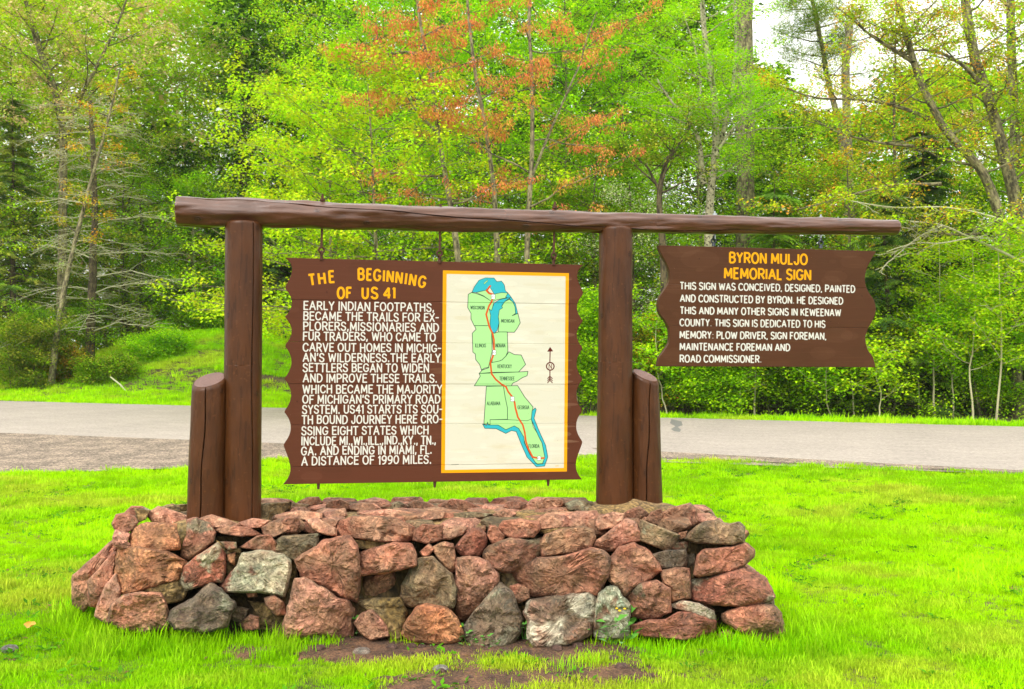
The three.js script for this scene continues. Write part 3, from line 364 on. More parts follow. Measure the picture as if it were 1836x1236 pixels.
{ // ---- board with the story and the map
  const B = boardFrame([513, 463], [1048, 474], [1041, 861], [508, 868]), cv = document.createElement('canvas'); cv.width = 2048; cv.height = 1560; const ctx = cv.getContext('2d');
  brownPaint(ctx, 2048, 1560, 4, '#552e1b');
  const Z1 = (x, y) => { const [s, t] = B.st(480 + x / 2.747, 440 + y / 2.747); return [s * 2048, (1 - t) * 1560]; }, Z2 = (x, y) => { const [s, t] = B.st(770 + x / 2.942, 460 + y / 2.942); return [s * 2048, (1 - t) * 1560]; };
  const poly = (str, fill, stroke, lw, close = true) => { ctx.beginPath(); str.split(' ').forEach((q, k) => { const p = Z2(...q.split(',').map(Number)); k ? ctx.lineTo(...p) : ctx.moveTo(...p); }); if (close) ctx.closePath(); if (fill) { ctx.fillStyle = fill; ctx.fill(); } if (stroke) { ctx.strokeStyle = stroke; ctx.lineWidth = lw; ctx.stroke(); } };
  ctx.lineJoin = 'round'; ctx.lineCap = 'round';
  poly('75,73 742,86 720,1137 58,1143', '#dd9800'); poly('95,92 724,103 704,1118 78,1127', '#c8c6b1');
  const R = rng(77); for (let k = 0; k < 260; k++) { const p = Z2(100 + R() * 610, 110 + R() * 1000); ctx.fillStyle = R() < 0.5 ? 'rgba(190,175,130,0.09)' : 'rgba(235,232,210,0.12)'; ctx.beginPath(); ctx.ellipse(p[0], p[1], 20 + R() * 120, 4 + R() * 18, 0, 0, 7); ctx.fill(); }
  const land = '#9bcf86', water = '#2ba6b2', ink = '#173325';
  poly('228,188 240,160 265,125 300,112 345,113 360,132 385,129 400,150 405,180 418,192 385,190 345,198 335,180 320,158 305,178 280,182 250,190', water, ink, 3);
  poly('208,200 225,190 250,195 290,210 325,232 330,242 318,270 302,305 312,340 318,365 238,365 222,330 222,300 205,270', land, ink, 4);
  poly('250,190 300,178 320,158 308,175 320,190 345,198 385,190 418,192 430,215 395,220 360,228 335,240 290,208', land, ink, 3);
  poly('418,192 436,215 458,250 468,295 458,310 440,312 452,280 445,245 425,220 405,215', water, ink, 3);
  poly('385,262 400,238 425,225 445,240 455,265 458,300 440,312 470,300 482,350 465,380 450,400 365,398 370,350 365,310 372,275', land, ink, 4);
  poly('240,365 318,365 330,400 332,500 318,560 312,585 290,590 275,600 265,570 245,545 243,515 230,505 228,405 248,385', land, ink, 4);
  poly('330,402 345,405 365,398 413,398 415,500 405,525 385,545 370,552 330,560 340,500', land, ink, 4);
  poly('318,365 302,305 318,270 330,240 345,232 330,290 322,340 330,400', land, ink, 2);
  poly('330,285 345,245 372,228 395,222 432,216 402,236 384,262 390,270 372,282 366,320 370,350 360,390 345,405 328,395 322,350 326,310 318,276', water, ink, 3);
  poly('318,562 370,552 385,545 405,525 420,503 450,518 485,520 508,570 470,610 330,612 262,618 278,600 312,588', land, ink, 4);
  poly('262,618 470,610 520,607 515,630 490,640 460,660 440,668 432,683 236,683 268,632', land, ink, 4);
  poly('300,686 390,684 410,790 410,860 318,862 320,888 285,885', land, ink, 4); poly('390,684 465,682 500,740 545,795 535,862 515,870 410,864 410,800 398,740', land, ink, 4);
  poly('318,862 410,862 515,868 535,858 545,900 575,950 590,985 605,1060 590,1098 560,1098 530,1050 505,1000 490,950 460,905 430,912 400,922 360,905 318,890', land, ink, 3);
  poly('278,885 300,892 305,875 308,890 360,890 400,915 445,895 468,908 495,955 497,985 525,1045 552,1085 565,1098 592,1096 604,1060 590,985 572,950 553,905 535,860 540,815 556,800 562,808 550,855 575,920 610,1000 620,1060 603,1108 560,1112 510,1060 480,990 455,925 430,920 400,935 350,910 290,908', water, ink, 3.5);
  poly('290,140 312,122 312,130 294,146', land, ink, 1.5);
  poly('325,155 305,180 318,194 340,200 332,238 318,260 302,305 318,370 335,405 342,440 342,500 335,530 322,560 328,620 350,650 380,675 403,688 415,715 435,740 448,770 452,800 465,850 490,890 500,930 505,975 515,1010 540,1060 575,1067 600,1065', null, '#c4501a', 12, false);
  for (const [x, y, w, h] of [[340, 212, 20, 26], [343, 507, 18, 26], [437, 753, 20, 26], [574, 1066, 18, 22]]) { const a = Z2(x - w / 2, y - h / 2), b = Z2(x + w / 2, y + h / 2); ctx.fillStyle = '#f4f4ee'; ctx.strokeStyle = ink; ctx.lineWidth = 2.5; ctx.beginPath(); ctx.roundRect(a[0], a[1], b[0] - a[0], b[1] - a[1], 6); ctx.fill(); ctx.stroke(); ctx.fillStyle = ink; ctx.font = '20px sans-serif'; ctx.textAlign = 'center'; ctx.fillText('41', (a[0] + b[0]) / 2, b[1] - 10); }
  ctx.strokeStyle = ink; ctx.lineWidth = 3;
  for (const [w, x, y, l] of [['WISCONSIN', 257, 270, 74], ['MICHIGAN', 416, 340, 68], ['ILLINOIS', 271, 470, 56], ['INDIANA', 376, 470, 52], ['KENTUCKY', 397, 580, 74], ['TENNESSEE', 409, 644, 78], ['ALABAMA', 337, 776, 70], ['GEORGIA', 494, 797, 60], ['FLORIDA', 548, 1002, 56]]) { const a = Z2(x - l / 2, y - 9), b = Z2(x + l / 2, y + 9); paintLine(ctx, w, a[0], b[0], a[1], b[1] - a[1], R); }
  const red = '#54190e'; ctx.fillStyle = red; poly('638,500 636,560', null, red, 7, false); poly('636,600 635,655', null, red, 7, false); poly('624,502 638,478 653,500', red, red, 2); poly('624,645 635,632 648,645', null, red, 6, false); poly('624,656 635,643 648,656', null, red, 6, false); poly('623,667 635,654 648,667', null, red, 6, false);
  { const c = Z2(638, 580), r = Z2(658, 580)[0] - c[0]; ctx.strokeStyle = red; ctx.lineWidth = 8; ctx.beginPath(); ctx.arc(c[0], c[1], r, 0, 7); ctx.stroke(); ctx.lineWidth = 4; trace(ctx, GLYPH.N[1], (a, b) => c[0] + (a - 33) * 0.34, (a, b) => c[1] + (b - 50) * 0.34); }
  poly('112,1099 150,1098', null, '#4a4a3a', 3, false); poly('660,1108 676,1107', null, '#d9a53a', 4, false);
  // headline along two arcs
  ctx.strokeStyle = '#df9c00'; ctx.lineCap = 'butt'; ctx.lineJoin = 'bevel'; ctx.lineWidth = 15.5;
  const letter = (ch, x, y, rot, w, h) => { const c = Z1(x, y), [gw, path] = GLYPH[ch], kx = (Z1(x + w / 2, y)[0] - Z1(x - w / 2, y)[0]) / gw, ky = (Z1(x, y + h / 2)[1] - Z1(x, y - h / 2)[1]) / 100, ca = Math.cos(rot), sa = Math.sin(rot); trace(ctx, path, (a, b) => c[0] + (a - gw / 2) * kx * ca - (b - 50) * ky * sa, (a, b) => c[1] + (a - gw / 2) * kx * sa + (b - 50) * ky * ca); };
  letter('T', 220, 172, -0.15, 32, 52); letter('H', 268, 165, -0.12, 34, 54); letter('E', 317, 156, -0.08, 28, 54);
  [['B', 462, 143, -0.03, 30], ['E', 503, 145, 0.01, 26], ['G', 542, 148, 0.02, 34], ['I', 575, 151, 0.03, 8], ['N', 606, 154, 0.05, 32], ['N', 650, 160, 0.08, 32], ['I', 684, 165, 0.1, 8], ['N', 717, 171, 0.13, 32], ['G', 764, 180, 0.16, 34]].forEach(([c, x, y, r, w]) => letter(c, x, y, r, w, 54));
  [['O', 362, 236, 34], ['F', 402, 236, 26], ['U', 482, 236, 32], ['S', 528, 236, 32], ['4', 590, 236, 36], ['1', 624, 236, 12]].forEach(([c, x, y, w]) => letter(c, x, y, 0, w, 52));
  ctx.strokeStyle = '#cbcbc0'; ctx.lineWidth = 9.2; ctx.lineCap = 'round'; ctx.lineJoin = 'round';
  [['EARLY INDIAN FOOTPATHS,', 278, 178, 822], ['BECAME THE TRAILS FOR EX-', 329, 177, 844], ['PLORERS,MISSIONARIES AND', 379, 176, 844], ['FUR TRADERS, WHO CAME TO', 428, 175, 828], ['CARVE OUT HOMES IN MICHIG-', 483, 174, 854], ["AN'S WILDERNESS.THE EARLY", 533, 174, 851], ['SETTLERS BEGAN TO WIDEN', 583, 174, 794], ['AND IMPROVE THESE TRAILS.', 635, 174, 833], ['WHICH BECAME THE MAJORITY', 689, 172, 858], ["OF MICHIGAN'S PRIMARY ROAD", 739, 171, 848], ['SYSTEM. US41 STARTS ITS SOU-', 789, 170, 858], ['TH BOUND JOURNEY HERE CRO-', 839, 168, 858], ['SSING EIGHT STATES WHICH', 894, 166, 790], ['INCLUDE MI.,WI.,ILL.,IND.,KY., TN.,', 944, 165, 826], ['GA. AND ENDING IN MIAMI, FL.', 992, 164, 805], ['A DISTANCE OF 1990 MILES.', 1041, 165, 802]].forEach(([s, y, a, b]) => { const p = Z1(a, y), q = Z1(b, y), r = Z1(a, y + 39); paintLine(ctx, s, p[0], q[0], p[1], r[1] - p[1], R); });
  for (let k = 0; k < 900; k++) { const x = R() * 2048, y = R() * 1560; ctx.fillStyle = R() < 0.5 ? 'rgba(70,40,25,0.28)' : 'rgba(120,90,60,0.16)'; ctx.fillRect(x, y, 1 + R() * 5 * R(), 1 + R() * 3); }
  const map = paintTexture(cv), mat = new THREE.MeshPhysicalMaterial({ map, roughness: 0.55, specularIntensity: 0.35, bumpMap: woodBump, bumpScale: 0.002 });
  const sg = thing('story_sign', 'brown hanging board with white story lettering and yellow framed state map', 'sign', B.p(0.5, 0, -0.02));
  const cusp = [463, 518, 569, 620, 679, 738, 796, 868], ct = cusp.map((y) => clamp((868 - y) / 405));
  const scal = (t) => { for (let k = 0; k + 1 < ct.length; k++) if (t <= ct[k] && t >= ct[k + 1]) { const u = (t - ct[k + 1]) / (ct[k] - ct[k + 1]); const e = k === 0 ? Math.pow(1 - u, 0.72) : k === ct.length - 2 ? Math.pow(u, 0.72) : u; return 0.0225 * Math.pow(4 * e * (1 - e), k === 0 || k === ct.length - 2 ? 1.5 : 1) - 0.002 ; } return 0; };
  const seams = [868, 837, 762, 688.5, 613, 537.5, 463].map((y) => clamp((868 - y) / 405));
  for (let k = 0; k + 1 < seams.length; k++) part(sg, 'plank', boardGeo(B, (t) => scal(t), (t) => 1 - scal(t), seams[k] + 0.0002, seams[k + 1] - 0.0002, 0.04, -0.04 + (k % 2 ? 0.0015 : 0)), mat);
  for (const s of [0.2, 0.8]) part(sg, 'batten', boardGeo(B, () => s - 0.035, () => s + 0.035, 0.03, 0.97, 0.03, -0.072), M.post);
  for (const [px, yTop, yEye] of [[576, 342, 449], [788, 354, 455], [993, 356, 459]]) {     // rods through the beam with hooks into eye bolts
    const d = plane(px) - 0.0, s = (px - 512) / 535, r0 = at(px, yEye + 10, d), r1 = at(px, yEye - 4, d), top = at(px + 2, px > 900 || px < 700 ? yTop + 6 : 366, d), mb = new MB();
    mb.tube([r1, top], [0.0075, 0.0075], 10); const rod = part(sg, 'hanger_rod', mb.geo(), M.rust);
    const nut = new THREE.CylinderGeometry(0.018, 0.018, 0.014, 6); nut.translate(top.x, top.y - 0.035, top.z); part(rod, 'nut', nut, M.rust);
    const eye = new THREE.TorusGeometry(0.017, 0.006, 10, 20); eye.rotateY(0.5); eye.translate(r1.x, r1.y - 0.012, r1.z); const e2 = new THREE.TorusGeometry(0.015, 0.006, 10, 20); e2.rotateY(2.0); e2.translate(r1.x, r1.y - 0.034, r1.z); const sh = new THREE.CylinderGeometry(0.008, 0.012, 0.03, 10); sh.translate(r1.x, r1.y - 0.058, r1.z);
    part(sg, 'eye_bolt', mergeGeometries([eye, e2, sh].map((g) => g.toNonIndexed())), M.rust);
  }
  for (const [px, py] of [[570, 872], [779, 869], [983, 866]]) { const p = at(px, py, plane(px)), g = new THREE.CylinderGeometry(0.011, 0.007, 0.042, 8); g.translate(p.x, p.y, p.z - 0.02); part(sg, 'bolt_end', g, M.rust); }
}
{ // ---- memorial board
  const B = boardFrame([1184, 440], [1575, 450], [1567, 659], [1177, 657]), cv = document.createElement('canvas'); cv.width = 1600; cv.height = 880; const ctx = cv.getContext('2d');
  brownPaint(ctx, 1600, 880, 9, '#4c2d17');
  const Z = (x, y) => { const [s, t] = B.st(1160 + x / 3.991, 410 + y / 3.991); return [s * 1600, (1 - t) * 880]; };
  const RM = rng(5); ctx.lineCap = 'butt'; ctx.lineJoin = 'miter'; ctx.miterLimit = 2;
  const line = (text, x0, x1, y0, h, fill) => { const a = Z(x0, y0), b = Z(x1, y0), c = Z(x0, y0 + h); ctx.strokeStyle = fill; ctx.lineWidth = h > 60 ? 14.5 : 9.4; paintLine(ctx, text, a[0] + 4, b[0] - 4, a[1] + 4, c[1] - a[1] - 4, RM, 0.06, 15); };
  line('BYRON MULJO', 600, 1167, 167, 76, '#df9c00'); line('MEMORIAL SIGN', 560, 1190, 279, 76, '#df9c00');
  [['THIS SIGN WAS CONCEIVED, DESIGNED, PAINTED', 240, 1502, 381], ['AND CONSTRUCTED BY BYRON. HE DESIGNED', 238, 1413, 470], ['THIS AND MANY OTHER SIGNS IN KEWEENAW', 236, 1395, 557], ['COUNTY. THIS SIGN IS DEDICATED TO HIS', 231, 1280, 643], ['MEMORY: PLOW DRIVER, SIGN FOREMAN,', 228, 1285, 731], ['MAINTENANCE FOREMAN AND', 226, 1022, 816], ['ROAD COMMISSIONER.', 224, 815, 902]].forEach(([s, a, b, y]) => line(s, a, b, y, 53, '#cbcbc0'));
  const mat = new THREE.MeshPhysicalMaterial({ map: paintTexture(cv), roughness: 0.5, specularIntensity: 0.35, bumpMap: woodBump, bumpScale: 0.002 });
  const curve = (pts) => { const q = pts.map(([x, y]) => B.st(1160 + x / 3.991, 410 + y / 3.991)).map(([s, t]) => [t, s]).sort((a, b) => a[0] - b[0]); return (t) => { const n = q.length; if (t <= q[0][0]) return q[0][1]; for (let k = 0; k + 1 < n; k++) if (t <= q[k + 1][0]) { const u = (t - q[k][0]) / (q[k + 1][0] - q[k][0]), p0 = q[Math.max(0, k - 1)][1], p1 = q[k][1], p2 = q[k + 1][1], p3 = q[Math.min(n - 1, k + 2)][1]; return 0.5 * (2 * p1 + (p2 - p0) * u + (2 * p0 - 5 * p1 + 4 * p2 - p3) * u * u + (3 * p1 - p0 - 3 * p2 + p3) * u * u * u); } return q[n - 1][1]; }; };
  const L = curve([[97, 119], [112, 175], [150, 250], [172, 320], [165, 380], [130, 440], [96, 490], [82, 550], [95, 612], [135, 670], [158, 730], [155, 812], [120, 870], [82, 920], [66, 984]]), Rr = curve([[1658, 158], [1622, 220], [1582, 300], [1572, 380], [1592, 450], [1630, 510], [1642, 580], [1620, 650], [1580, 720], [1560, 790], [1575, 870], [1610, 920], [1624, 995]]);
  const sg = thing('memorial_sign', 'smaller brown hanging board with wavy sides and memorial text beyond right post', 'sign', B.p(0.5, 0, -0.02));
  for (const [a, b] of [[0, 0.34], [0.34, 0.68], [0.68, 1]]) part(sg, 'plank', boardGeo(B, L, Rr, a + (a ? 0.0002 : 0), b - (b < 1 ? 0.0002 : 0), 0.045, -0.045), mat);
  for (const [px, py, bx] of [[1281, 433, 1283], [1474, 437, 1474]]) {
    const d = plane(px), p = at(px, py, d), ring = new THREE.TorusGeometry(0.015, 0.0055, 10, 20); ring.translate(p.x, p.y + 0.006, p.z - 0.02); const hook = new THREE.TorusGeometry(0.014, 0.005, 10, 20); hook.rotateY(1.57); hook.translate(p.x, p.y + 0.025, p.z - 0.02); const sh = new THREE.CylinderGeometry(0.01, 0.014, 0.022, 10); sh.translate(p.x, p.y - 0.018, p.z - 0.02);
    part(sg, 'eye_bolt', mergeGeometries([ring, hook, sh].map((g) => g.toNonIndexed())), M.darkSteel);
    const lag = new MB(), t0 = at(bx, py - 5, d), t1 = at(bx, bx < 1400 ? 378 : 384, d); t0.z -= 0.02; t1.z -= 0.02; lag.tube([t0, t1], [0.006, 0.006], 8); const rod = part(sg, 'hanger_rod', lag.geo(), M.zinc);
    const nut = new THREE.CylinderGeometry(0.016, 0.016, 0.014, 6), washer = new THREE.CylinderGeometry(0.024, 0.024, 0.004, 16); nut.translate(t1.x, t1.y - 0.022, t1.z); washer.translate(t1.x, t1.y - 0.033, t1.z); part(rod, 'nut', mergeGeometries([nut, washer]), M.zinc);
  }
}

// ------------------------------------------------------------------ leaves, bark, trees
const barkTone = tex(256, 512, (u, v) => { const a = tfbm(u, v * 0.35, 16, 4, 5), b = tfbm(u, v, 6, 4, 7), c = tfbm(u, v, 14, 3, 17); const m = 0.42 + 0.5 * (a - 0.5) + 0.4 * (b - 0.5), l = step(0.52, 0.62, c) * 0.35; return [lerp(m, 0.78, l), lerp(m * 0.95, 0.8, l), lerp(m * 0.85, 0.62, l)]; });
const birchTone = tex(256, 512, (u, v) => { const a = tfbm(u, v * 3, 8, 3, 5), b = tfbm(u * 0.4, v, 24, 3, 7), c = tfbm(u, v, 10, 3, 27); const k = step(0.56, 0.64, b * 0.6 + c * 0.4); const m = 0.7 + 0.3 * (a - 0.5); return [lerp(m, 0.2, k), lerp(m * 0.97, 0.19, k), lerp(m * 0.86, 0.15, k)]; });
const bark = (r, g, b, map = barkTone) => std({ color: lin(r, g, b), map, roughness: 0.95, bumpMap: woodBump, bumpScale: 0.02 });
M.barkGrey = bark(0.8, 0.77, 0.5); M.barkPale = bark(0.98, 0.95, 0.66); M.barkDark = bark(0.4, 0.34, 0.22); M.barkBirch = bark(0.9, 0.88, 0.75, birchTone); M.stem = std({ color: lin(0.46, 0.42, 0.25), roughness: 0.9 }); M.twigPale = std({ color: lin(0.4, 0.4, 0.24), roughness: 1 });
M.leaf = new THREE.MeshPhysicalMaterial({ color: 0xffffff, roughness: 0.85, transmission: 0.42, thickness: 0, side: THREE.DoubleSide, specularIntensity: 0.02 });
M.needle = std({ color: 0xffffff, roughness: 0.9, side: THREE.DoubleSide });
M.grass = new THREE.MeshPhysicalMaterial({ color: 0xffffff, roughness: 0.85, transmission: 0.4, thickness: 0, side: THREE.DoubleSide, specularIntensity: 0.02 });
const PAL = {
  lime: [[0.48, 0.8, 0.006], [0.37, 0.7, 0.006], [0.58, 0.82, 0.01]], green: [[0.27, 0.56, 0.006], [0.19, 0.45, 0.006], [0.37, 0.64, 0.008]], fresh: [[0.38, 0.76, 0.005], [0.28, 0.64, 0.005]], dark: [[0.055, 0.14, 0.008], [0.08, 0.19, 0.008], [0.035, 0.1, 0.008]],
  mid: [[0.19, 0.37, 0.006], [0.26, 0.45, 0.008], [0.12, 0.27, 0.006]], yellow: [[0.54, 0.66, 0.015], [0.43, 0.6, 0.012], [0.58, 0.62, 0.02]], amber: [[0.74, 0.42, 0.03], [0.66, 0.5, 0.03], [0.76, 0.34, 0.04], [0.48, 0.54, 0.02]],
  red: [[0.72, 0.25, 0.07], [0.7, 0.31, 0.075], [0.68, 0.2, 0.09], [0.64, 0.38, 0.06]], olive: [[0.34, 0.38, 0.03], [0.46, 0.48, 0.04], [0.26, 0.32, 0.02]], white: [[0.82, 0.8, 0.6], [0.6, 0.7, 0.25]], peach: [[0.8, 0.62, 0.34], [0.62, 0.72, 0.14], [0.78, 0.52, 0.28]],
};
const mixPal = (...p) => p.flatMap((k) => PAL[k]);
function leafBunch(seed, n, rad, len, wid, droop = 0.2, flat = 0.5) {   // a spray of separate folded leaves
  const R = rng(seed), mb = new MB();
  for (let k = 0; k < n; k++) {
    const a = R() * 6.283, r = rad * Math.sqrt(R()), c = V3(Math.cos(a) * r, (R() - 0.5) * 2 * rad * flat, Math.sin(a) * r);
    const yaw = a + (R() - 0.5) * 2.4, dir = V3(Math.cos(yaw), -droop + (R() - 0.5) * 0.9, Math.sin(yaw)).normalize(), up = V3((R() - 0.5) * 0.9, 1, (R() - 0.5) * 0.9).normalize(), side = V3().crossVectors(dir, up).normalize(), nn = V3().crossVectors(side, dir), l = len * (0.6 + 0.7 * R()), w = wid * (0.7 + 0.5 * R());
    const P = (f, s, h) => { const q = c.clone().addScaledVector(dir, f * l).addScaledVector(side, s * w).addScaledVector(nn, h * w); return mb.v(q.x, q.y, q.z); };
    const b = P(0, 0, 0), L = P(0.42, -0.5, 0.16), Rr = P(0.42, 0.5, 0.16), t = P(1, 0, -0.1), m = P(0.45, 0, 0); mb.i.push(b, m, L, b, Rr, m, L, m, t, m, Rr, t);
  }
  return mb.geo();
}
function needleSpray(seed, n, len, wid) {                         // a flat drooping fan of conifer twiglets
  const R = rng(seed), mb = new MB();
  for (let k = 0; k < n; k++) { const f = k / n, s = k % 2 ? 1 : -1, x = f * len, l = len * (0.5 - 0.32 * f) * (0.7 + 0.6 * R()), a = 0.75 + 0.3 * R(), y = -0.1 * x * x / len + (R() - 0.5) * 0.03, w = wid * (0.7 + 0.6 * R()); const p = mb.v(x - w / 2, y, 0), q = mb.v(x + w / 2, y, 0), t = mb.v(x + Math.cos(a) * l, y - 0.15 * l + (R() - 0.5) * 0.05, s * Math.sin(a) * l); mb.i.push(p, q, t); }
  return mb.geo();
}
const LEAF = { maple: [leafBunch(1, 11, 0.24, 0.1, 0.085, 0.35), leafBunch(2, 11, 0.24, 0.1, 0.085, 0.35)], small: [leafBunch(3, 15, 0.24, 0.062, 0.05), leafBunch(4, 15, 0.26, 0.062, 0.05)], tiny: [leafBunch(5, 14, 0.26, 0.04, 0.026, 0.5), leafBunch(6, 14, 0.26, 0.04, 0.026, 0.5)], keys: [leafBunch(7, 16, 0.15, 0.095, 0.03, 1.4, 0.7), leafBunch(8, 16, 0.17, 0.095, 0.034, 1.3, 0.7)], far: [leafBunch(9, 16, 0.55, 0.2, 0.16), leafBunch(10, 16, 0.55, 0.2, 0.16)], spray: [needleSpray(11, 22, 0.5, 0.032), needleSpray(12, 22, 0.5, 0.032)], pine: [leafBunch(13, 30, 0.16, 0.15, 0.012, -0.3, 0.8), leafBunch(14, 30, 0.16, 0.15, 0.012, -0.3, 0.8)] };
let copies = 0;
function crownMesh(parent, list, geo, mat, name = 'crown') {      // list of [position, scale, yaw, tilt, colour] in world coordinates
  if (!list.length) return;
  const m = new THREE.InstancedMesh(geo, mat, list.length), M4 = new THREE.Matrix4(), q = new THREE.Quaternion(), e = new THREE.Euler(), o = parent ? parent.position : V3(), col = new THREE.Color();
  list.forEach(([p, s, yaw, tx, tz, c], k) => { e.set(tx, yaw, tz, 'YXZ'); q.setFromEuler(e); M4.compose(V3().copy(p).sub(o), q, V3(s, s, s)); m.setMatrixAt(k, M4); m.setColorAt(k, col.setRGB(...c)); });
  m.name = name; m.castShadow = m.receiveShadow = true; copies += list.length; (parent ?? scene).add(m);
  if (parent) { const n = (parent.partCounts ??= {})[name] = (parent.partCounts[name] ?? -1) + 1; if (n) m.name = `${name}_${String(n).padStart(3, '0')}`; } else m.name = numbered(name);
  return m;
}
const curveOf = (pts) => new THREE.CatmullRomCurve3(pts);
function tree(name, label, category, o, group) {
  const R = rng(o.seed), base = o.stems[0].pts[0].clone(); base.y = o.y ?? 0; const g = thing(name, label, category, base, group), mb = new MB(), tw = new MB(), lists = [[], []], pal = o.pal;
  const tint = (h) => { const c = pal[Math.floor(R() * pal.length)], k = 0.78 + 0.44 * R(); return c.map((x) => x * k); };
  const put = (p) => { const k = (o.leafScale ?? 1) * (0.75 + 0.5 * R()); lists[R() < 0.5 ? 0 : 1].push([p, k, R() * 6.283, (R() - 0.5) * 0.7, (R() - 0.5) * 0.7, tint()]); };
  for (const s of o.stems) {
    const cv = curveOf(s.pts), n = s.n ?? Math.max(6, s.pts.length * 4), P = [], Rad = [], wob = s.wob ?? 0.03;
    for (let k = 0; k <= n; k++) { const t = k / n, p = cv.getPoint(t); p.x += wob * (noise(t * 9, o.seed, 1) - 0.5) * 2; p.z += wob * (noise(t * 9, o.seed, 7) - 0.5) * 2; P.push(p); Rad.push(lerp(s.r0, s.r1, Math.pow(t, 0.85)) * (1 + (k === 0 ? 0.25 : 0)) * (1 + 0.12 * (noise(t * 20, o.seed, 3) - 0.5))); }
    mb.tube(P, Rad, s.r0 > 0.06 ? 9 : 6);
    const nb = s.nb ?? 0;
    for (let k = 0; k < nb; k++) {
      const t = lerp(s.from ?? 0.3, s.to ?? 0.98, (k + R()) / nb), p0 = cv.getPoint(t), az = k * 2.4 + R() * 0.9, el = lerp(o.el?.[0] ?? 0.15, o.el?.[1] ?? 0.7, R()), prof = s.prof ? s.prof(t) : 1 - 0.55 * t, len = (o.len ?? 2) * prof * (0.65 + 0.7 * R()), dir = V3(Math.cos(az) * Math.cos(el), Math.sin(el), Math.sin(az) * Math.cos(el)), bend = o.bend ?? 0.1, r = (o.limbR ?? 1) * Math.min(lerp(s.r0, s.r1, t) * 0.45, 0.012 + 0.014 * len), pts = [], rr = [];
      const jx = (R() - 0.5) * 0.3, jz = (R() - 0.5) * 0.3;
      for (let j = 0; j <= 5; j++) { const u = j / 5; pts.push(p0.clone().addScaledVector(dir, len * u).add(V3(jx * Math.sin(u * 3) * len * 0.4 + (R() - 0.5) * 0.05 * len, bend * u * u * len + (R() - 0.5) * 0.05 * len, jz * Math.sin(u * 3) * len * 0.4))); rr.push(lerp(r, 0.004, u)); }
      (o.twigMat ? tw : mb).tube(pts, rr, 5); const bc = curveOf(pts), sub = o.sub ?? 5;
      for (let q = 0; q < sub; q++) {
        const u = 0.22 + 0.78 * (q + R()) / sub, b0 = bc.getPoint(Math.min(1, u)), a2 = az + (q % 2 ? 1 : -1) * (0.5 + 0.7 * R()), e2 = el + (R() - 0.5) * 0.7 + (o.subUp ?? 0), l2 = len * 0.42 * (1.15 - 0.6 * u) * (0.6 + 0.7 * R()), d2 = V3(Math.cos(a2) * Math.cos(e2), Math.sin(e2), Math.sin(a2) * Math.cos(e2)), sp = [0, 1, 2, 3].map((j) => b0.clone().addScaledVector(d2, l2 * j / 3).add(V3((R() - 0.5) * 0.08 * l2, bend * 0.6 * (j / 3) ** 2 * l2 + (R() - 0.5) * 0.1 * l2, (R() - 0.5) * 0.08 * l2)));
        if (!o.noTwigs) (o.twigMat ? tw : mb).tube(sp, [0.007, 0.006, 0.005, 0.003].map((x) => x * (o.twigR ?? 1)), 4);
        if (o.spray) { const m = o.per ?? 3; for (let j = 0; j < m; j++) { const p = sp[Math.min(3, Math.floor(lerp(0.5, 3.4, (j + 0.5) / m)))]; lists[R() < 0.5 ? 0 : 1].push([p.clone(), (o.leafScale ?? 1) * (0.7 + 0.6 * R()), -a2 + (R() - 0.5) * 1.2, (R() - 0.5) * 0.5, -0.15 - 0.3 * R(), tint()]); } } else
          for (let j = 0; j < (o.per ?? 4); j++) { const f = 3 * Math.pow(R(), 0.6), i = Math.min(2, Math.floor(f)), p = sp[i].clone().lerp(sp[i + 1], f - i), sc = o.scatter ?? 0.14; p.add(V3((R() - 0.5) * 2 * sc, (R() - 0.5) * 1.6 * sc, (R() - 0.5) * 2 * sc)); put(p); }
      }
    }
  }
  part(g, 'trunk', mb.geo(), o.bark ?? M.barkGrey); if (tw.p.length) part(g, 'twigs', tw.geo(), o.twigMat);
  const geo = LEAF[o.leaf ?? 'maple'], mat = o.spray ? M.needle : M.leaf; const cr = crownMesh(g, lists[0].concat(lists[1]), geo[o.seed % 2], mat); if (cr) cr.userData.kind = 'stuff';
  return g;
}
const hAt = (py, d) => EYE + (HORIZON - py) / F * d;
const upright = (px, d, top, r0, o = {}) => { const x = (px - PW / 2) / F * d, h = hAt(top, d), x2 = o.topX !== undefined ? (o.topX - PW / 2) / F * d : x, y0 = o.y ?? 0; return { pts: [0, 0.3, 0.65, 1].map((t) => V3(lerp(x, x2, t) + (t % 1 ? (o.sway ?? 0.1) * Math.sin(px + t * 5) : 0), lerp(y0 - 0.05, h, t), -d + 0.1 * Math.sin(px * 2 + t * 4))), r0, r1: o.r1 ?? 0.015, n: 14, ...o }; };
const stemPath = (str, d, r0, r1, o = {}) => { const pts = str.split(' ').map((s) => { const [x, y, e] = s.split(',').map(Number); return at(x, y, d + (e || 0)); }); if (!o.limb) pts[0].y = -0.05; return { pts, r0, r1, ...o }; };
const cone = (t) => 1.08 - t, dome = (t) => 0.45 + 0.9 * Math.sin(Math.PI * clamp(t * 0.9 + 0.05)), even = (t) => 1 - 0.35 * t;
function spruce(label, px, d, top, len, seed, pal = PAL.dark, from = 0.06, y = 0, group) { const h = hAt(top, d); return tree('spruce_tree', label, 'tree', { seed, y, stems: [upright(px, d, top, 0.05 + h * 0.012, { nb: Math.round(h * 9), from, to: 0.99, prof: cone, sway: 0.02, y })], len, el: [-0.25, 0.1], bend: -0.08, sub: 7, per: 3, leaf: 'spray', spray: true, pal, bark: M.barkDark, noTwigs: true }, group); }

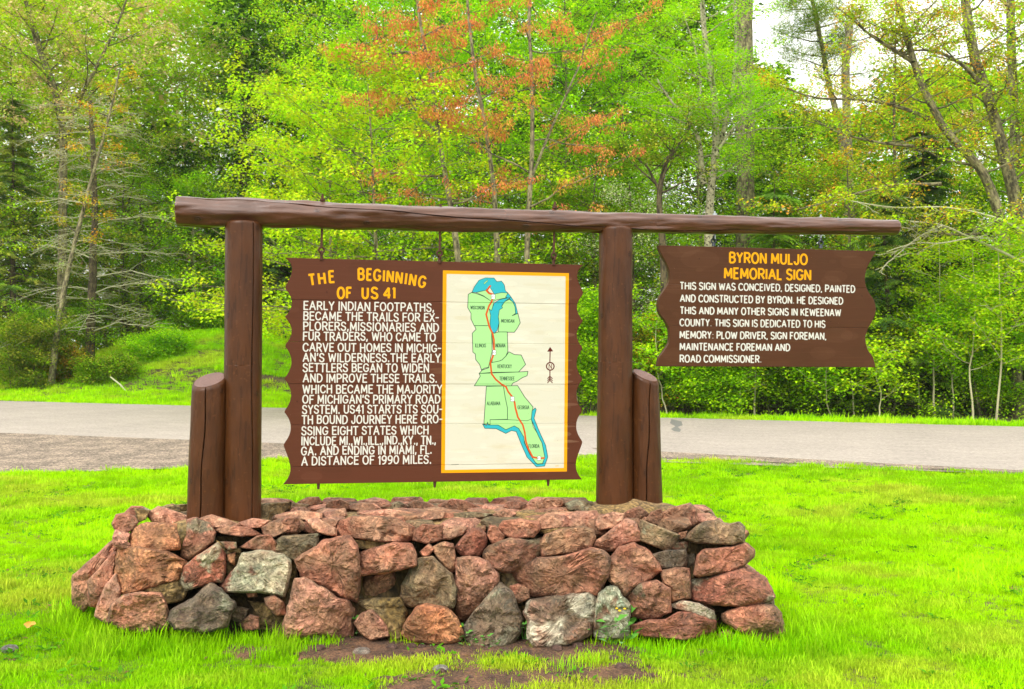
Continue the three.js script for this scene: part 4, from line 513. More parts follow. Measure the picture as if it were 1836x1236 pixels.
// ---- trees that stand out in the photograph
tree('red_maple', 'slender maple with several pale stems and red hanging flower bunches above the board', 'tree', { seed: 101, stems: [stemPath('838,640 822,460 790,260 765,100 742,-40', 25, 0.1, 0.03, { nb: 10, from: 0.35 }), stemPath('900,640 893,460 885,330 856,150 832,-60', 25.4, 0.1, 0.03, { nb: 9, from: 0.3 }), stemPath('950,640 946,460 955,250 950,60 955,-60', 25.2, 0.09, 0.03, { nb: 10, from: 0.35 }), stemPath('948,330 990,230 1040,110 1070,20', 25.2, 0.04, 0.015, { limb: 1, nb: 8, from: 0.2 }), stemPath('785,240 735,180 700,90', 25, 0.04, 0.012, { limb: 1, nb: 9, from: 0.2 }), stemPath('770,102 720,92 690,95 672,40', 25, 0.055, 0.012, { limb: 1, nb: 6, from: 0.4 })], len: 2.8, el: [-0.15, 0.45], bend: 0.04, sub: 5, per: 5, leaf: 'keys', leafScale: 0.95, pal: PAL.red, bark: M.barkPale, scatter: 0.06 });
tree('yellow_maple', 'maple with layered yellow green leaves over the left part of the beam', 'tree', { seed: 102, stems: [upright(700, 26.5, 150, 0.11, { nb: 46, from: 0.22, prof: dome, topX: 660 })], len: 3.2, el: [0, 0.45], bend: -0.02, sub: 8, per: 6, leaf: 'maple', leafScale: 0.95, pal: mixPal('yellow', 'lime'), bark: M.barkPale });
tree('yellow_maple', 'yellow green maple between the left post and the story board', 'tree', { seed: 103, stems: [upright(590, 28, 170, 0.09, { nb: 40, from: 0.15, prof: dome })], len: 2.5, el: [0, 0.5], sub: 7, per: 6, leaf: 'maple', leafScale: 0.9, pal: mixPal('yellow', 'lime', 'lime'), bark: M.barkPale });
tree('birch_tree', 'old birch with forked peeling trunk and light green leaves, left of the wide sky gap', 'tree', { seed: 104, stems: [stemPath('1268,690 1272,520 1270,400 1278,310 1284,200 1266,80 1256,-60', 27.6, 0.17, 0.06, { nb: 22, from: 0.45 }), stemPath('1262,330 1252,250 1232,212 1200,176 1178,140', 27.6, 0.085, 0.02, { limb: 1, nb: 9, from: 0.3 }), stemPath('1232,212 1255,170 1250,100 1225,20', 27.6, 0.05, 0.015, { limb: 1, nb: 8, from: 0.3 }), stemPath('1280,310 1300,220 1318,120 1316,-40', 27.9, 0.085, 0.03, { limb: 1, nb: 16, from: 0.25 }), stemPath('1284,280 1310,235 1350,200 1420,170', 27.2, 0.05, 0.012, { limb: 1, nb: 9, from: 0.3 })], len: 2.1, el: [-0.1, 0.55], bend: 0.02, sub: 6, per: 4, leaf: 'small', pal: mixPal('lime', 'fresh'), bark: M.barkBirch });
tree('pine_tree', 'tall straight grey trunk rising behind the forked birch', 'tree', { seed: 105, stems: [stemPath('1340,700 1338,400 1336,100 1338,-120', 33, 0.34, 0.26, { nb: 5, from: 0.8 })], len: 2.4, sub: 5, per: 4, leaf: 'pine', pal: PAL.mid, bark: M.barkGrey });
tree('crooked_tree', 'dark crooked trunk with mossy elbows left of the forked birch', 'tree', { seed: 106, stems: [stemPath('1186,700 1190,460 1182,350 1192,300 1218,260 1240,220', 26.5, 0.12, 0.03, { nb: 12, from: 0.4 }), stemPath('1184,345 1160,300 1130,270', 26.5, 0.05, 0.012, { limb: 1, nb: 5, from: 0.3 })], len: 1.7, sub: 5, per: 3, leaf: 'maple', leafScale: 0.8, pal: mixPal('mid', 'olive'), bark: M.barkDark });
tree('leaning_maple', 'big maple leaning left with long lichen covered limbs above the memorial board', 'tree', { seed: 107, stems: [stemPath('1830,690 1800,420 1762,310 1700,235 1655,150 1625,60 1600,-60', 25, 0.15, 0.06, { nb: 22, from: 0.3 }), stemPath('1668,212 1610,190 1540,178 1460,174 1390,150', 24.8, 0.06, 0.012, { limb: 1, nb: 12, from: 0.2 }), stemPath('1640,262 1570,254 1500,235 1450,210', 24.4, 0.04, 0.01, { limb: 1, nb: 9, from: 0.2 }), stemPath('1690,330 1600,332 1520,352 1430,376', 23.8, 0.045, 0.01, { limb: 1, nb: 10, from: 0.2 }), stemPath('1640,110 1575,70 1500,10', 25, 0.06, 0.015, { limb: 1, nb: 9, from: 0.2 }), stemPath('1640,110 1632,60 1688,-10', 24.8, 0.05, 0.015, { limb: 1, nb: 6, from: 0.2 }), stemPath('1760,420 1700,420 1640,410 1560,408', 23.4, 0.04, 0.01, { limb: 1, nb: 8, from: 0.2 })], len: 1.9, el: [-0.1, 0.6], sub: 6, per: 3, leaf: 'maple', leafScale: 0.68, pal: mixPal('amber', 'olive', 'lime', 'yellow'), bark: M.barkGrey });
tree('old_maple', 'thick grey maple trunk near the right edge leaning toward the top', 'tree', { seed: 108, stems: [stemPath('1850,690 1832,420 1790,230 1752,110 1725,-60', 26, 0.19, 0.11, { nb: 20, from: 0.35 }), stemPath('1772,160 1720,110 1670,90 1600,95', 25.6, 0.07, 0.015, { limb: 1, nb: 8, from: 0.3 })], len: 2.2, sub: 6, per: 3, leaf: 'maple', leafScale: 0.72, pal: mixPal('amber', 'lime', 'yellow', 'olive'), bark: M.barkGrey });
tree('maple_tree', 'pale upright trunk at the right edge among orange leaves', 'tree', { seed: 109, stems: [stemPath('1822,690 1824,300 1816,60 1818,-80', 29, 0.17, 0.1, { nb: 22, from: 0.3 })], len: 2.3, sub: 6, per: 5, leaf: 'maple', leafScale: 0.75, pal: mixPal('amber', 'peach', 'olive'), bark: M.barkPale });
spruce('dark spruce above the far end of the beam on the right', 1655, 27.5, 225, 1.5, 110, PAL.dark);
spruce('small dark spruce low behind the right end of the beam', 1590, 26.5, 330, 1.5, 111, mixPal('dark', 'mid'));
spruce('large dark spruce behind the left post', 432, 45, 90, 2.8, 112, mixPal('dark', 'mid'), 0.02, 0.8);
spruce('shaded spruce between the left post and the story board', 505, 44.5, 290, 2.2, 125, PAL.dark, 0.02, 0.9);
spruce('dark spruce behind the left half of the story board', 590, 44, 90, 3, 113, mixPal('dark', 'mid'));
spruce('dark spruce at far left edge beyond the road', 20, 39, 170, 2.4, 114, mixPal('dark', 'mid', 'olive'));
spruce('shaded spruce behind the red maple stems', 910, 36, 200, 2.6, 115, mixPal('dark', 'mid'));
spruce('shaded spruce left of the old birch', 1120, 36, 270, 2.3, 116, mixPal('dark', 'mid'));
spruce('spruce at the wood edge behind the memorial board', 1390, 29, 330, 2, 117, mixPal('mid', 'green'));
tree('pine_tree', 'thin pine with dark tufts standing in the wide sky gap', 'tree', { seed: 118, stems: [stemPath('1545,700 1510,250 1488,150 1470,60 1450,-40', 44, 0.16, 0.08, { nb: 24, from: 0.55 })], len: 3, el: [-0.1, 0.5], sub: 5, per: 5, leaf: 'pine', leafScale: 2, pal: mixPal('mid', 'olive'), bark: M.barkGrey });
tree('bare_tree', 'pale bare trunk in the sky gap left of the leaning maple', 'tree', { seed: 119, stems: [stemPath('1528,700 1522,300 1518,120 1524,40', 42, 0.22, 0.15, { nb: 10, from: 0.5 })], len: 1.8, sub: 5, per: 1, leaf: 'tiny', pal: PAL.olive, bark: M.barkPale });
tree('leaning_tree', 'thin pale trunk leaning right at the wood edge on the left', 'tree', { seed: 120, stems: [stemPath('88,690 108,560 141,405 185,240 215,120', 36, 0.13, 0.03, { nb: 14, from: 0.4 })], len: 1.8, sub: 5, per: 3, leaf: 'maple', leafScale: 0.8, pal: mixPal('yellow', 'amber'), bark: M.barkPale });
tree('maple_tree', 'tall dark trunk with orange tinted leaves in the upper left corner', 'tree', { seed: 121, stems: [stemPath('104,690 112,400 105,200 60,60 30,-60', 39, 0.22, 0.09, { nb: 34, from: 0.4 }), stemPath('108,260 150,160 200,60 240,-40', 39, 0.1, 0.03, { limb: 1, nb: 18, from: 0.2 })], len: 3.4, sub: 7, per: 5, leaf: 'maple', pal: mixPal('peach', 'peach', 'yellow', 'lime'), bark: M.barkGrey });
tree('dead_spruce', 'dead spruce with many bare lichen grey twigs left of the beam', 'tree', { seed: 122, stems: [stemPath('158,690 163,540 168,420 166,280 160,180', 37.5, 0.2, 0.07, { nb: 58, from: 0.16, prof: (t) => 1.1 - 0.5 * t })], len: 3, el: [-0.2, 0.5], bend: -0.3, sub: 13, per: 0.5, twigR: 1.3, limbR: 0.45, leaf: 'tiny', pal: PAL.olive, bark: M.barkDark, twigMat: M.twigPale });
tree('dead_spruce', 'second dead spruce, its pale drooping twigs over the grassy bank', 'tree', { seed: 123, stems: [stemPath('250,690 252,560 254,440 250,330', 43.5, 0.13, 0.05, { nb: 40, from: 0.25, prof: (t) => 1.05 - 0.4 * t })], len: 2.3, el: [-0.3, 0.5], bend: -0.35, sub: 13, per: 0.5, twigR: 1.3, limbR: 0.45, leaf: 'tiny', pal: PAL.olive, bark: M.barkDark, twigMat: M.twigPale });
// ---- leafy trees behind: base column, distance, top, reach, leaves
const leafy = [
  ['bright green birch just left of the left post', 345, 44, 330, 2.1, 'small', ['lime', 'fresh'], 'barkBirch', 34, 1.6], ['slim green birch above the grassy bank', 292, 44.5, 400, 1.7, 'small', ['lime', 'green'], 'barkBirch', 26, 1.6],
  ['pale green birch above the left end of the beam', 420, 48, 20, 3.2, 'maple', ['lime', 'lime', 'peach'], 'barkBirch', 44, 1], ['tall pale green tree above the left post', 520, 50, -40, 3.6, 'maple', ['lime', 'fresh'], 'barkPale', 56, 1.1], ['tall lime green tree left of the red maple', 640, 38, -80, 3.4, 'maple', ['lime', 'fresh', 'yellow'], 'barkPale', 60, 0.95],
  ['lime green tree behind the red maple, left side', 740, 36, -80, 3.4, 'maple', ['lime', 'fresh'], 'barkGrey', 66, 0.95], ['lime green tree directly behind the red maple', 860, 35, -120, 3.6, 'maple', ['fresh', 'lime'], 'barkGrey', 70, 0.95], ['lime green tree behind the red maple, right side', 1010, 34, -100, 3.3, 'maple', ['lime', 'fresh'], 'barkGrey', 70, 0.95],
  ['light green tree between red maple and birch', 1120, 36, -60, 2.8, 'maple', ['lime', 'olive', 'fresh'], 'barkGrey', 46, 0.85], ['leafy tree behind the right hand post', 1070, 30, 240, 2, 'small', ['green', 'mid', 'olive'], 'barkGrey', 36, 1.4], ['leafy tree behind the birch fork', 1250, 36, 60, 2.6, 'maple', ['lime', 'green'], 'barkGrey', 40, 0.85],
  ['mixed green and bronze tree above the memorial board, left', 1420, 33, 250, 2.4, 'small', ['lime', 'olive', 'green'], 'barkGrey', 36, 1.3], ['bronze leafed tree above the memorial board, right', 1520, 31, 270, 2.2, 'small', ['amber', 'olive', 'lime', 'mid'], 'barkGrey', 34, 1.3], ['green tree below the leaning maple', 1720, 29, 330, 2, 'small', ['green', 'mid'], 'barkDark', 36, 1.4],
  ['tall orange tinted tree behind the right edge maples', 1740, 38, -60, 3.2, 'maple', ['amber', 'yellow', 'lime'], 'barkDark', 26, 0.85], ['tall thin tree behind the leaning maple', 1610, 37, -50, 2.4, 'maple', ['amber', 'lime'], 'barkDark', 26, 0.8], ['low apple tree with white blossom above the right post', 1130, 28.5, 330, 1.4, 'tiny', ['white', 'green', 'white'], 'barkDark', 22, 1.5],
  ['yellowish tree left of the banner corner, far back', 230, 48, -40, 3.6, 'maple', ['peach', 'yellow', 'lime'], 'barkGrey', 50, 1.05], ['light green tree at the upper left edge', 20, 47, -60, 3.4, 'maple', ['yellow', 'lime', 'peach'], 'barkGrey', 46, 1.05], ['pale peach tinted tree above the grassy bank', 330, 50, 130, 3, 'maple', ['peach', 'lime'], 'barkGrey', 34, 0.95],
  ['dark leafed tree at left, low behind the leaning trunk', 60, 42, 330, 2.8, 'maple', ['mid', 'green', 'olive'], 'barkDark', 44, 1], ['green tree behind the dead spruces', 220, 43, 270, 3, 'maple', ['mid', 'green', 'olive'], 'barkDark', 52, 1],
  ['mid green tree seen under the beam, behind the story board', 690, 32, 380, 2.4, 'maple', ['mid', 'green'], 'barkDark', 40, 0.9], ['mid green tree behind the map half of the board', 960, 30, 360, 2.3, 'maple', ['mid', 'green', 'olive'], 'barkDark', 40, 0.9], ['deep green tree behind left prop', 545, 46, 330, 2.4, 'maple', ['mid', 'green', 'lime'], 'barkDark', 36, 0.9],
];
leafy.forEach(([label, px, d, top, len, leaf, pals, bk, nb, ls], k) => tree(bk === 'barkBirch' ? 'birch_tree' : 'broadleaf_tree', label.replace('left of the banner corner, far back', 'with pale leaves far back at the upper left'), 'tree', { seed: 200 + k * 7, stems: [upright(px, d, top, 0.09 + (d > 34 ? 0.05 : 0.02), { nb, from: top < 0 ? 0.25 : 0.15, prof: dome, y: k < 2 ? hillY((px - PW / 2) / F * d, -d) : 0 })], len, el: [0, 0.6], sub: 7, per: 6, leaf, leafScale: ls, pal: mixPal(...pals), bark: M[bk], scatter: 0.2 }));
// ---- the wood goes on to both sides of the frame
[[-130, 38, -60], [-300, 40, -80], [-480, 39, 0], [-620, 44, -60], [1960, 27, -40], [2090, 29, -80], [2230, 30, 0], [2380, 33, -60]].forEach(([px, d, top], k) => tree('broadleaf_tree', 'green leafy tree of the wood edge outside the edges of the photograph', 'tree', { seed: 700 + k * 11, stems: [upright(px, d, top, 0.14, { nb: 50, from: 0.12, prof: dome })], len: 3.2, el: [0, 0.6], sub: 7, per: 6, leaf: 'maple', leafScale: 1, pal: mixPal('lime', 'green', 'yellow'), bark: M.barkGrey, scatter: 0.2 }, 'trees of the wood edge outside the frame'));
// ---- saplings at the right road edge
const saplings = [[1196, 25.6, 575], [1225, 25.2, 500], [1258, 24.9, 600], [1292, 25.1, 520], [1330, 24.8, 590], [1352, 25.3, 480], [1380, 24.4, 610], [1392, 25, 560], [1432, 24.7, 620], [1492, 24.2, 600], [1532, 24.8, 540], [1572, 23.9, 620], [1604, 24.4, 500], [1648, 23.8, 560], [1676, 23.6, 430], [1712, 23.9, 520], [1745, 23.2, 450], [1790, 23.3, 410], [1826, 22.9, 440], [1858, 23, 400]];
const ORD = 'first second third fourth fifth sixth seventh eighth ninth tenth eleventh twelfth thirteenth fourteenth fifteenth sixteenth seventeenth eighteenth nineteenth twentieth'.split(' ');
const sapLabel = (k) => `${ORD[k]} thin sapling from the right prop post, along the far road edge`;
saplings.forEach(([px, d0, top], k) => { const d = d0 + 0.2 + ((k * 53) % 29) / 29 * 2.2, h = hAt(top, d); tree('sapling', sapLabel(k), 'sapling', { seed: 400 + k * 13, stems: [upright(px, d, top, 0.013 + 0.0035 * h, { nb: Math.round(6 + h * 2.4), from: 0.3, r1: 0.007, sway: 0.12, prof: (t) => 0.95 - 0.3 * t, topX: px + ((k * 37) % 41) - 20 })], len: 0.75 + 0.07 * h, el: [0.05, 0.7], sub: 4, per: 4, leaf: 'small', leafScale: 1.35, pal: k % 3 ? mixPal('lime', 'lime', 'yellow') : mixPal('lime', 'fresh'), bark: M.stem, scatter: 0.07 }, 'saplings along the right road edge'); });
tree('dead_tree', 'dead tree with pale lichen covered branches reaching in from the right over the memorial board', 'tree', { seed: 150, stems: [stemPath('1880,700 1872,560 1868,470 1880,380', 23.6, 0.1, 0.05, { nb: 3, from: 0.6 }), stemPath('1870,490 1800,452 1740,425 1680,402 1625,396', 23.4, 0.04, 0.014, { limb: 1, nb: 9, from: 0.15 }), stemPath('1690,405 1650,425 1615,450 1580,485', 23.3, 0.022, 0.008, { limb: 1, nb: 7, from: 0.15 }), stemPath('1742,426 1690,436 1640,436 1590,452', 23.2, 0.02, 0.008, { limb: 1, nb: 6, from: 0.15 }), stemPath('1872,440 1800,395 1700,372 1600,372 1490,352', 23.6, 0.035, 0.01, { limb: 1, nb: 10, from: 0.15 })], len: 0.9, el: [-0.5, 0.6], bend: -0.1, sub: 5, per: 0.3, twigR: 1.2, leaf: 'tiny', pal: PAL.olive, bark: M.twigPale, twigMat: M.twigPale });
// ---- shrubs
const shrub = (label, px, d, top, w, pals, seed, o = {}) => { const R = rng(seed), x = (px - PW / 2) / F * d, y = o.y ?? 0, h = hAt(top, d) - y; const stems = Array.from({ length: o.n ?? 9 }, (_, k) => { const a = R() * 6.28, r = w * Math.sqrt(R()); return { pts: [V3(x + Math.cos(a) * r * 0.35, y - 0.05, -d + Math.sin(a) * r * 0.3), V3(x + Math.cos(a) * r * 0.7, y + h * 0.5, -d + Math.sin(a) * r * 0.6), V3(x + Math.cos(a) * r, y + h * (0.75 + 0.25 * R()), -d + Math.sin(a) * r * 0.8)], r0: 0.02, r1: 0.006, nb: 9, from: 0.08, prof: () => 1 }; }); return tree('shrub', label, 'shrub', { seed: seed + 1, y, stems, len: o.len ?? 0.7, sub: 5, per: 4, leaf: o.leaf ?? 'small', leafScale: o.ls ?? 1.2, pal: mixPal(...pals), bark: M.barkGrey, scatter: 0.15 }); };
const yAt = (px, d) => hillY((px - PW / 2) / F * d, -d);
shrub('bright green bush on the grassy bank left of the post', 262, 38.2, 600, 1.2, ['lime', 'fresh'], 501, { y: 0.6 }); shrub('lower green bush at the foot of the grassy bank', 190, 36.4, 655, 0.6, ['green', 'mid', 'olive'], 511); shrub('brownish bush beside the leaning trunk', 105, 37, 630, 0.9, ['olive', 'mid', 'amber'], 521); shrub('dull green bush at the left edge', 30, 36, 580, 1.7, ['olive', 'mid'], 531); shrub('dark bush between the leaning trunk and left edge', 80, 37.5, 560, 1.6, ['mid', 'green'], 541);
shrub('leafy bush seen between board and right post', 1055, 25.8, 520, 0.8, ['green', 'lime'], 551); shrub('orange tinted bush beside the wavy edge of the memorial board', 1168, 26.4, 575, 0.35, ['amber', 'mid', 'green'], 561, { leaf: 'maple', ls: 0.7, n: 5 }); shrub('low bush hiding the foot of the forked birch', 1272, 26, 645, 0.7, ['green', 'lime'], 621); shrub('round green bush under the memorial board, left', 1240, 26.8, 600, 1, ['green', 'mid'], 571); shrub('green bush under the memorial board, right', 1400, 26.5, 620, 1.1, ['green', 'mid'], 581); shrub('shaded bush right of the memorial board', 1600, 28.5, 500, 1.2, ['mid', 'dark'], 591); spruce('low dark spruce behind the saplings at the right edge', 1740, 28.3, 400, 1.5, 126, PAL.dark, 0.02); spruce('low dark spruce under the memorial board end', 1530, 28.5, 440, 1.4, 127, PAL.dark, 0.02); spruce('dark young spruce behind the saplings in the right corner', 1830, 27.5, 430, 1.4, 128, PAL.dark, 0.02); shrub('green bush at the right edge', 1770, 25.2, 540, 1.2, ['green', 'lime'], 601);
shrub('green bush on top of the bank beside the left post', 385, 43, 565, 1.1, ['lime', 'green'], 611, { y: yAt(385, 43) });
// ---- the mass of the wood beyond
{
  const R = rng(900), L = [[], []], U = [[], []];
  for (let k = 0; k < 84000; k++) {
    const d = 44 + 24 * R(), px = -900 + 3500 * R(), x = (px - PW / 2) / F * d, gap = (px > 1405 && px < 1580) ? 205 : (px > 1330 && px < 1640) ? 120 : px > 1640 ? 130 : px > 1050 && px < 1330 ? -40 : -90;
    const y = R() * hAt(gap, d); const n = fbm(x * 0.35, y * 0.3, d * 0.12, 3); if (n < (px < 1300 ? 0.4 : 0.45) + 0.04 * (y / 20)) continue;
    const p = mixPal(...(fbm(x * 0.16 + 30, y * 0.1, d * 0.05, 3) > (px < 420 ? 0.62 : 0.56) ? ['dark', 'mid', 'dark'] : px < 400 ? ['peach', 'lime', 'yellow', 'lime'] : px < 1150 ? ['mid', 'fresh', 'lime', 'dark'] : ['olive', 'lime', 'mid', 'fresh'])), c = p[Math.floor(R() * p.length)], s = 0.75 + 0.5 * R();  // dark patches put the inner shade of the wood into the leaf colours
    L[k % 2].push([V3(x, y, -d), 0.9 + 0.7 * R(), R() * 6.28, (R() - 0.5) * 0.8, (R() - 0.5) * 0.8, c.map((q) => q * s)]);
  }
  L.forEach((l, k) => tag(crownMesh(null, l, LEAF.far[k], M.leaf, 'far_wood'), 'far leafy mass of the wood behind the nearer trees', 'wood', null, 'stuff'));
  for (let k = 0; k < 13500; k++) {
    const x = -38 + 68 * R(), e = Math.pow(R(), 0.8) * 9, z = lineZ(roadFar, x) - 1.2 - (x < -7 ? 1.6 : 0.2) - e; const top = 0.25 + 0.9 * fbm(x * 0.6, z * 0.6, 4, 2) + e * 0.08, y = hillY(x, z) + top * R(); if (x < -6 && (e < 3.5 || (hillY(x, z) > 0.2 && e < 9))) continue;
    const p = mixPal(...(R() < 0.35 ? ['mid', 'dark'] : ['green', 'lime', 'mid'])), c = p[Math.floor(R() * p.length)], s = 0.7 + 0.5 * R();
    U[k % 2].push([V3(x, y, z), 0.8 + 0.6 * R(), R() * 6.28, (R() - 0.5) * 0.8, (R() - 0.5) * 0.8, c.map((q) => q * s)]);
  }
  U.forEach((l, k) => tag(crownMesh(null, l, LEAF.small[k], M.leaf, 'undergrowth'), 'low leafy undergrowth along the wood edge beyond the road', 'undergrowth', null, 'stuff'));
}
// ---- grass
function tuft(seed, n, rad, h, w) { const R = rng(seed), mb = new MB(); for (let k = 0; k < n; k++) { const a = R() * 6.283, r = rad * Math.sqrt(R()), x = Math.cos(a) * r, z = Math.sin(a) * r, b = R() * 6.283, l = h * (0.55 + 0.6 * R()), lean = (0.15 + 0.5 * R()) * l, dx = Math.cos(b), dz = Math.sin(b), sx = -dz * w / 2, sz = dx * w / 2; const p = [mb.v(x - sx, 0, z - sz), mb.v(x + sx, 0, z + sz), mb.v(x + dx * lean * 0.35 - sx * 0.8, l * 0.6, z + dz * lean * 0.35 - sz * 0.8), mb.v(x + dx * lean * 0.35 + sx * 0.8, l * 0.6, z + dz * lean * 0.35 + sz * 0.8), mb.v(x + dx * lean, l * (1 - 0.15 * R()), z + dz * lean)]; mb.i.push(p[0], p[1], p[3], p[0], p[3], p[2], p[2], p[3], p[4]); } return mb.geo(); }
{
  const R = rng(1234), G = [tuft(1, 22, 0.06, 0.038, 0.004), tuft(2, 22, 0.06, 0.038, 0.004), tuft(3, 12, 0.05, 0.09, 0.0044)], L = [[], [], []];
  const nearBase = (x, z) => { const dx = Math.max(-2.45 - x, x - 1.6, 0), dz = Math.max(-7.15 - z, z + 5.62, 0); return Math.hypot(dx, dz); };
  const inBase = (x, z) => { const f = clamp((-z - 5.6) / 1.4); return z < -5.68 && z > -7.1 && x > -2.28 - 0.12 * f && x < 1.42; };
  const put = (x, z, s, y = 0, far) => {
    const n = fbm(x * 0.9, z * 0.9, 3, 4), m = fbm(x * 4, z * 4, 9, 3), dry = step(0.56, 0.72, fbm(x * 0.7 + 40, z * 1.2, 6, 4)) * 0.65 + (far ? 0 : 0.25 * step(0.62, 0.72, m)), near = far ? 9 : nearBase(x, z), long = near < (x < -1.2 || x > 0.9 ? 0.28 : 0.1) && R() < 0.3;
    const k = (far ? 0.8 : 0.6) + (far ? 0.4 : 0.55) * R(), a = step(0.34, 0.6, n), c = [lerp(lerp(0.33, 0.48, a), 0.58, dry), lerp(lerp(0.68, 0.84, a), 0.66, dry), lerp(0.004, 0.05, dry)].map((q) => q * k), g = long ? 2 : R() < 0.5 ? 0 : 1;
    L[g].push([V3(x, y, z), s * (0.55 + 0.9 * R() * R() + 0.15 * R()) * (0.6 + 0.9 * step(0.3, 0.7, m)) * (long ? 1.15 : 1), R() * 6.28, (R() - 0.5) * 0.3, (R() - 0.5) * 0.3, c]);
  };
  const field = (d0, d1, per, s) => { const area = 1.42 * (d1 * d1 - d0 * d0) / 2, n = Math.round(area * per); for (let k = 0; k < n; k++) { const d = Math.sqrt(lerp(d0 * d0, d1 * d1, R())), x = (R() - 0.5) * 1.5 * d, z = -d; if (onRoad(x, z, 0.03) || onGravel(x, z) || inBase(x, z) || z < lineZ(roadNear, x) - 0.05) continue; const dirt = dirtAmount(x, z); if (dirt > 0 && R() < 0.6 + dirt) continue; put(x, z, s); } };
  field(4.4, 6.2, 2300, 0.8); field(6.2, 9, 1500, 0.95); field(9, 13, 900, 1.15); field(13, 20, 420, 1.4);
  for (let k = 0; k < 38000; k++) { const x = -40 + 72 * R(), w = x < -5 ? 6.5 : 1.6, z = lineZ(roadFar, x) - 0.06 - Math.pow(R(), 1.4) * w; put(x, z, 1.7 + 1.3 * R(), hillY(x, z) - 0.04, true); }
  for (let k = 0; k < 34000; k++) { const x = -24 + 17 * R(), z = -37 - 8 * R(), h = hillY(x, z); if (h < 0.2) continue; put(x, z, 1.8 + R(), h - 0.06, true); }
  for (const [px, py, n, w] of [[150, 1092, 16, 0.12], [195, 1108, 16, 0.12], [240, 1125, 12, 0.12], [1225, 1135, 34, 0.16], [1290, 1150, 30, 0.18], [1180, 1165, 22, 0.14], [1350, 1160, 26, 0.16], [480, 1150, 16, 0.13], [400, 1150, 14, 0.14], [300, 1130, 16, 0.12], [1030, 1205, 5, 0.1], [545, 1168, 10, 0.09]]) { const [x, z] = onGround(px, py); for (let k = 0; k < n; k++) { const a = R() * 6.28, r = w * Math.sqrt(R()); L[2].push([V3(x + Math.cos(a) * r * 1.4, 0, z + Math.sin(a) * r), 0.8 + 0.75 * R() * R(), R() * 6.28, (R() - 0.5) * 0.3, (R() - 0.5) * 0.3, [0.3 + 0.14 * R(), 0.72 + 0.16 * R(), 0.005]]); } }
  L.forEach((l, k) => tag(crownMesh(null, l, G[k], M.grass, 'grass'), 'bright green mown lawn and roadside grass', 'grass', null, 'stuff'));
}
{ // broad-leaved lawn weeds and bits of dead leaf between the blades
  const R = rng(555), W = [], D = [], wl = leafBunch(71, 9, 0.04, 0.045, 0.024, -0.3, 0.25), dl = leafBunch(72, 5, 0.05, 0.03, 0.016, 0, 0.15);
  for (let k = 0; k < 9000; k++) { const d = Math.sqrt(lerp(20, 230, R())), x = (R() - 0.5) * 1.1 * d, z = -d; if (onRoad(x, z, 0.05) || onGravel(x, z) || z < lineZ(roadNear, x) || (z < -5.65 && z > -7.15 && x > -2.35 && x < 1.5)) continue; const n = fbm(x * 0.8 + 9, z * 1.1, 4, 4); if (n < 0.5 && R() > 0.12) continue; const dead = R() < 0.4, q = 0.7 + 0.6 * R(); (dead ? D : W).push([V3(x, dead ? 0.012 : 0.008, z), 0.6 + 0.7 * R(), R() * 6.28, (R() - 0.5) * 0.4, (R() - 0.5) * 0.4, dead ? [0.28 * q, 0.17 * q, 0.07 * q] : [0.1 * q, 0.3 * q, 0.012]]); }
  tag(crownMesh(null, W, wl, M.leaf, 'lawn_weeds'), 'small dark green broad-leaved weeds scattered through the lawn', 'weeds', null, 'stuff'); tag(crownMesh(null, D, dl, M.leaf, 'dead_leaves'), 'bits of brown dead leaf scattered through the lawn', 'leaf litter', null, 'stuff');
}
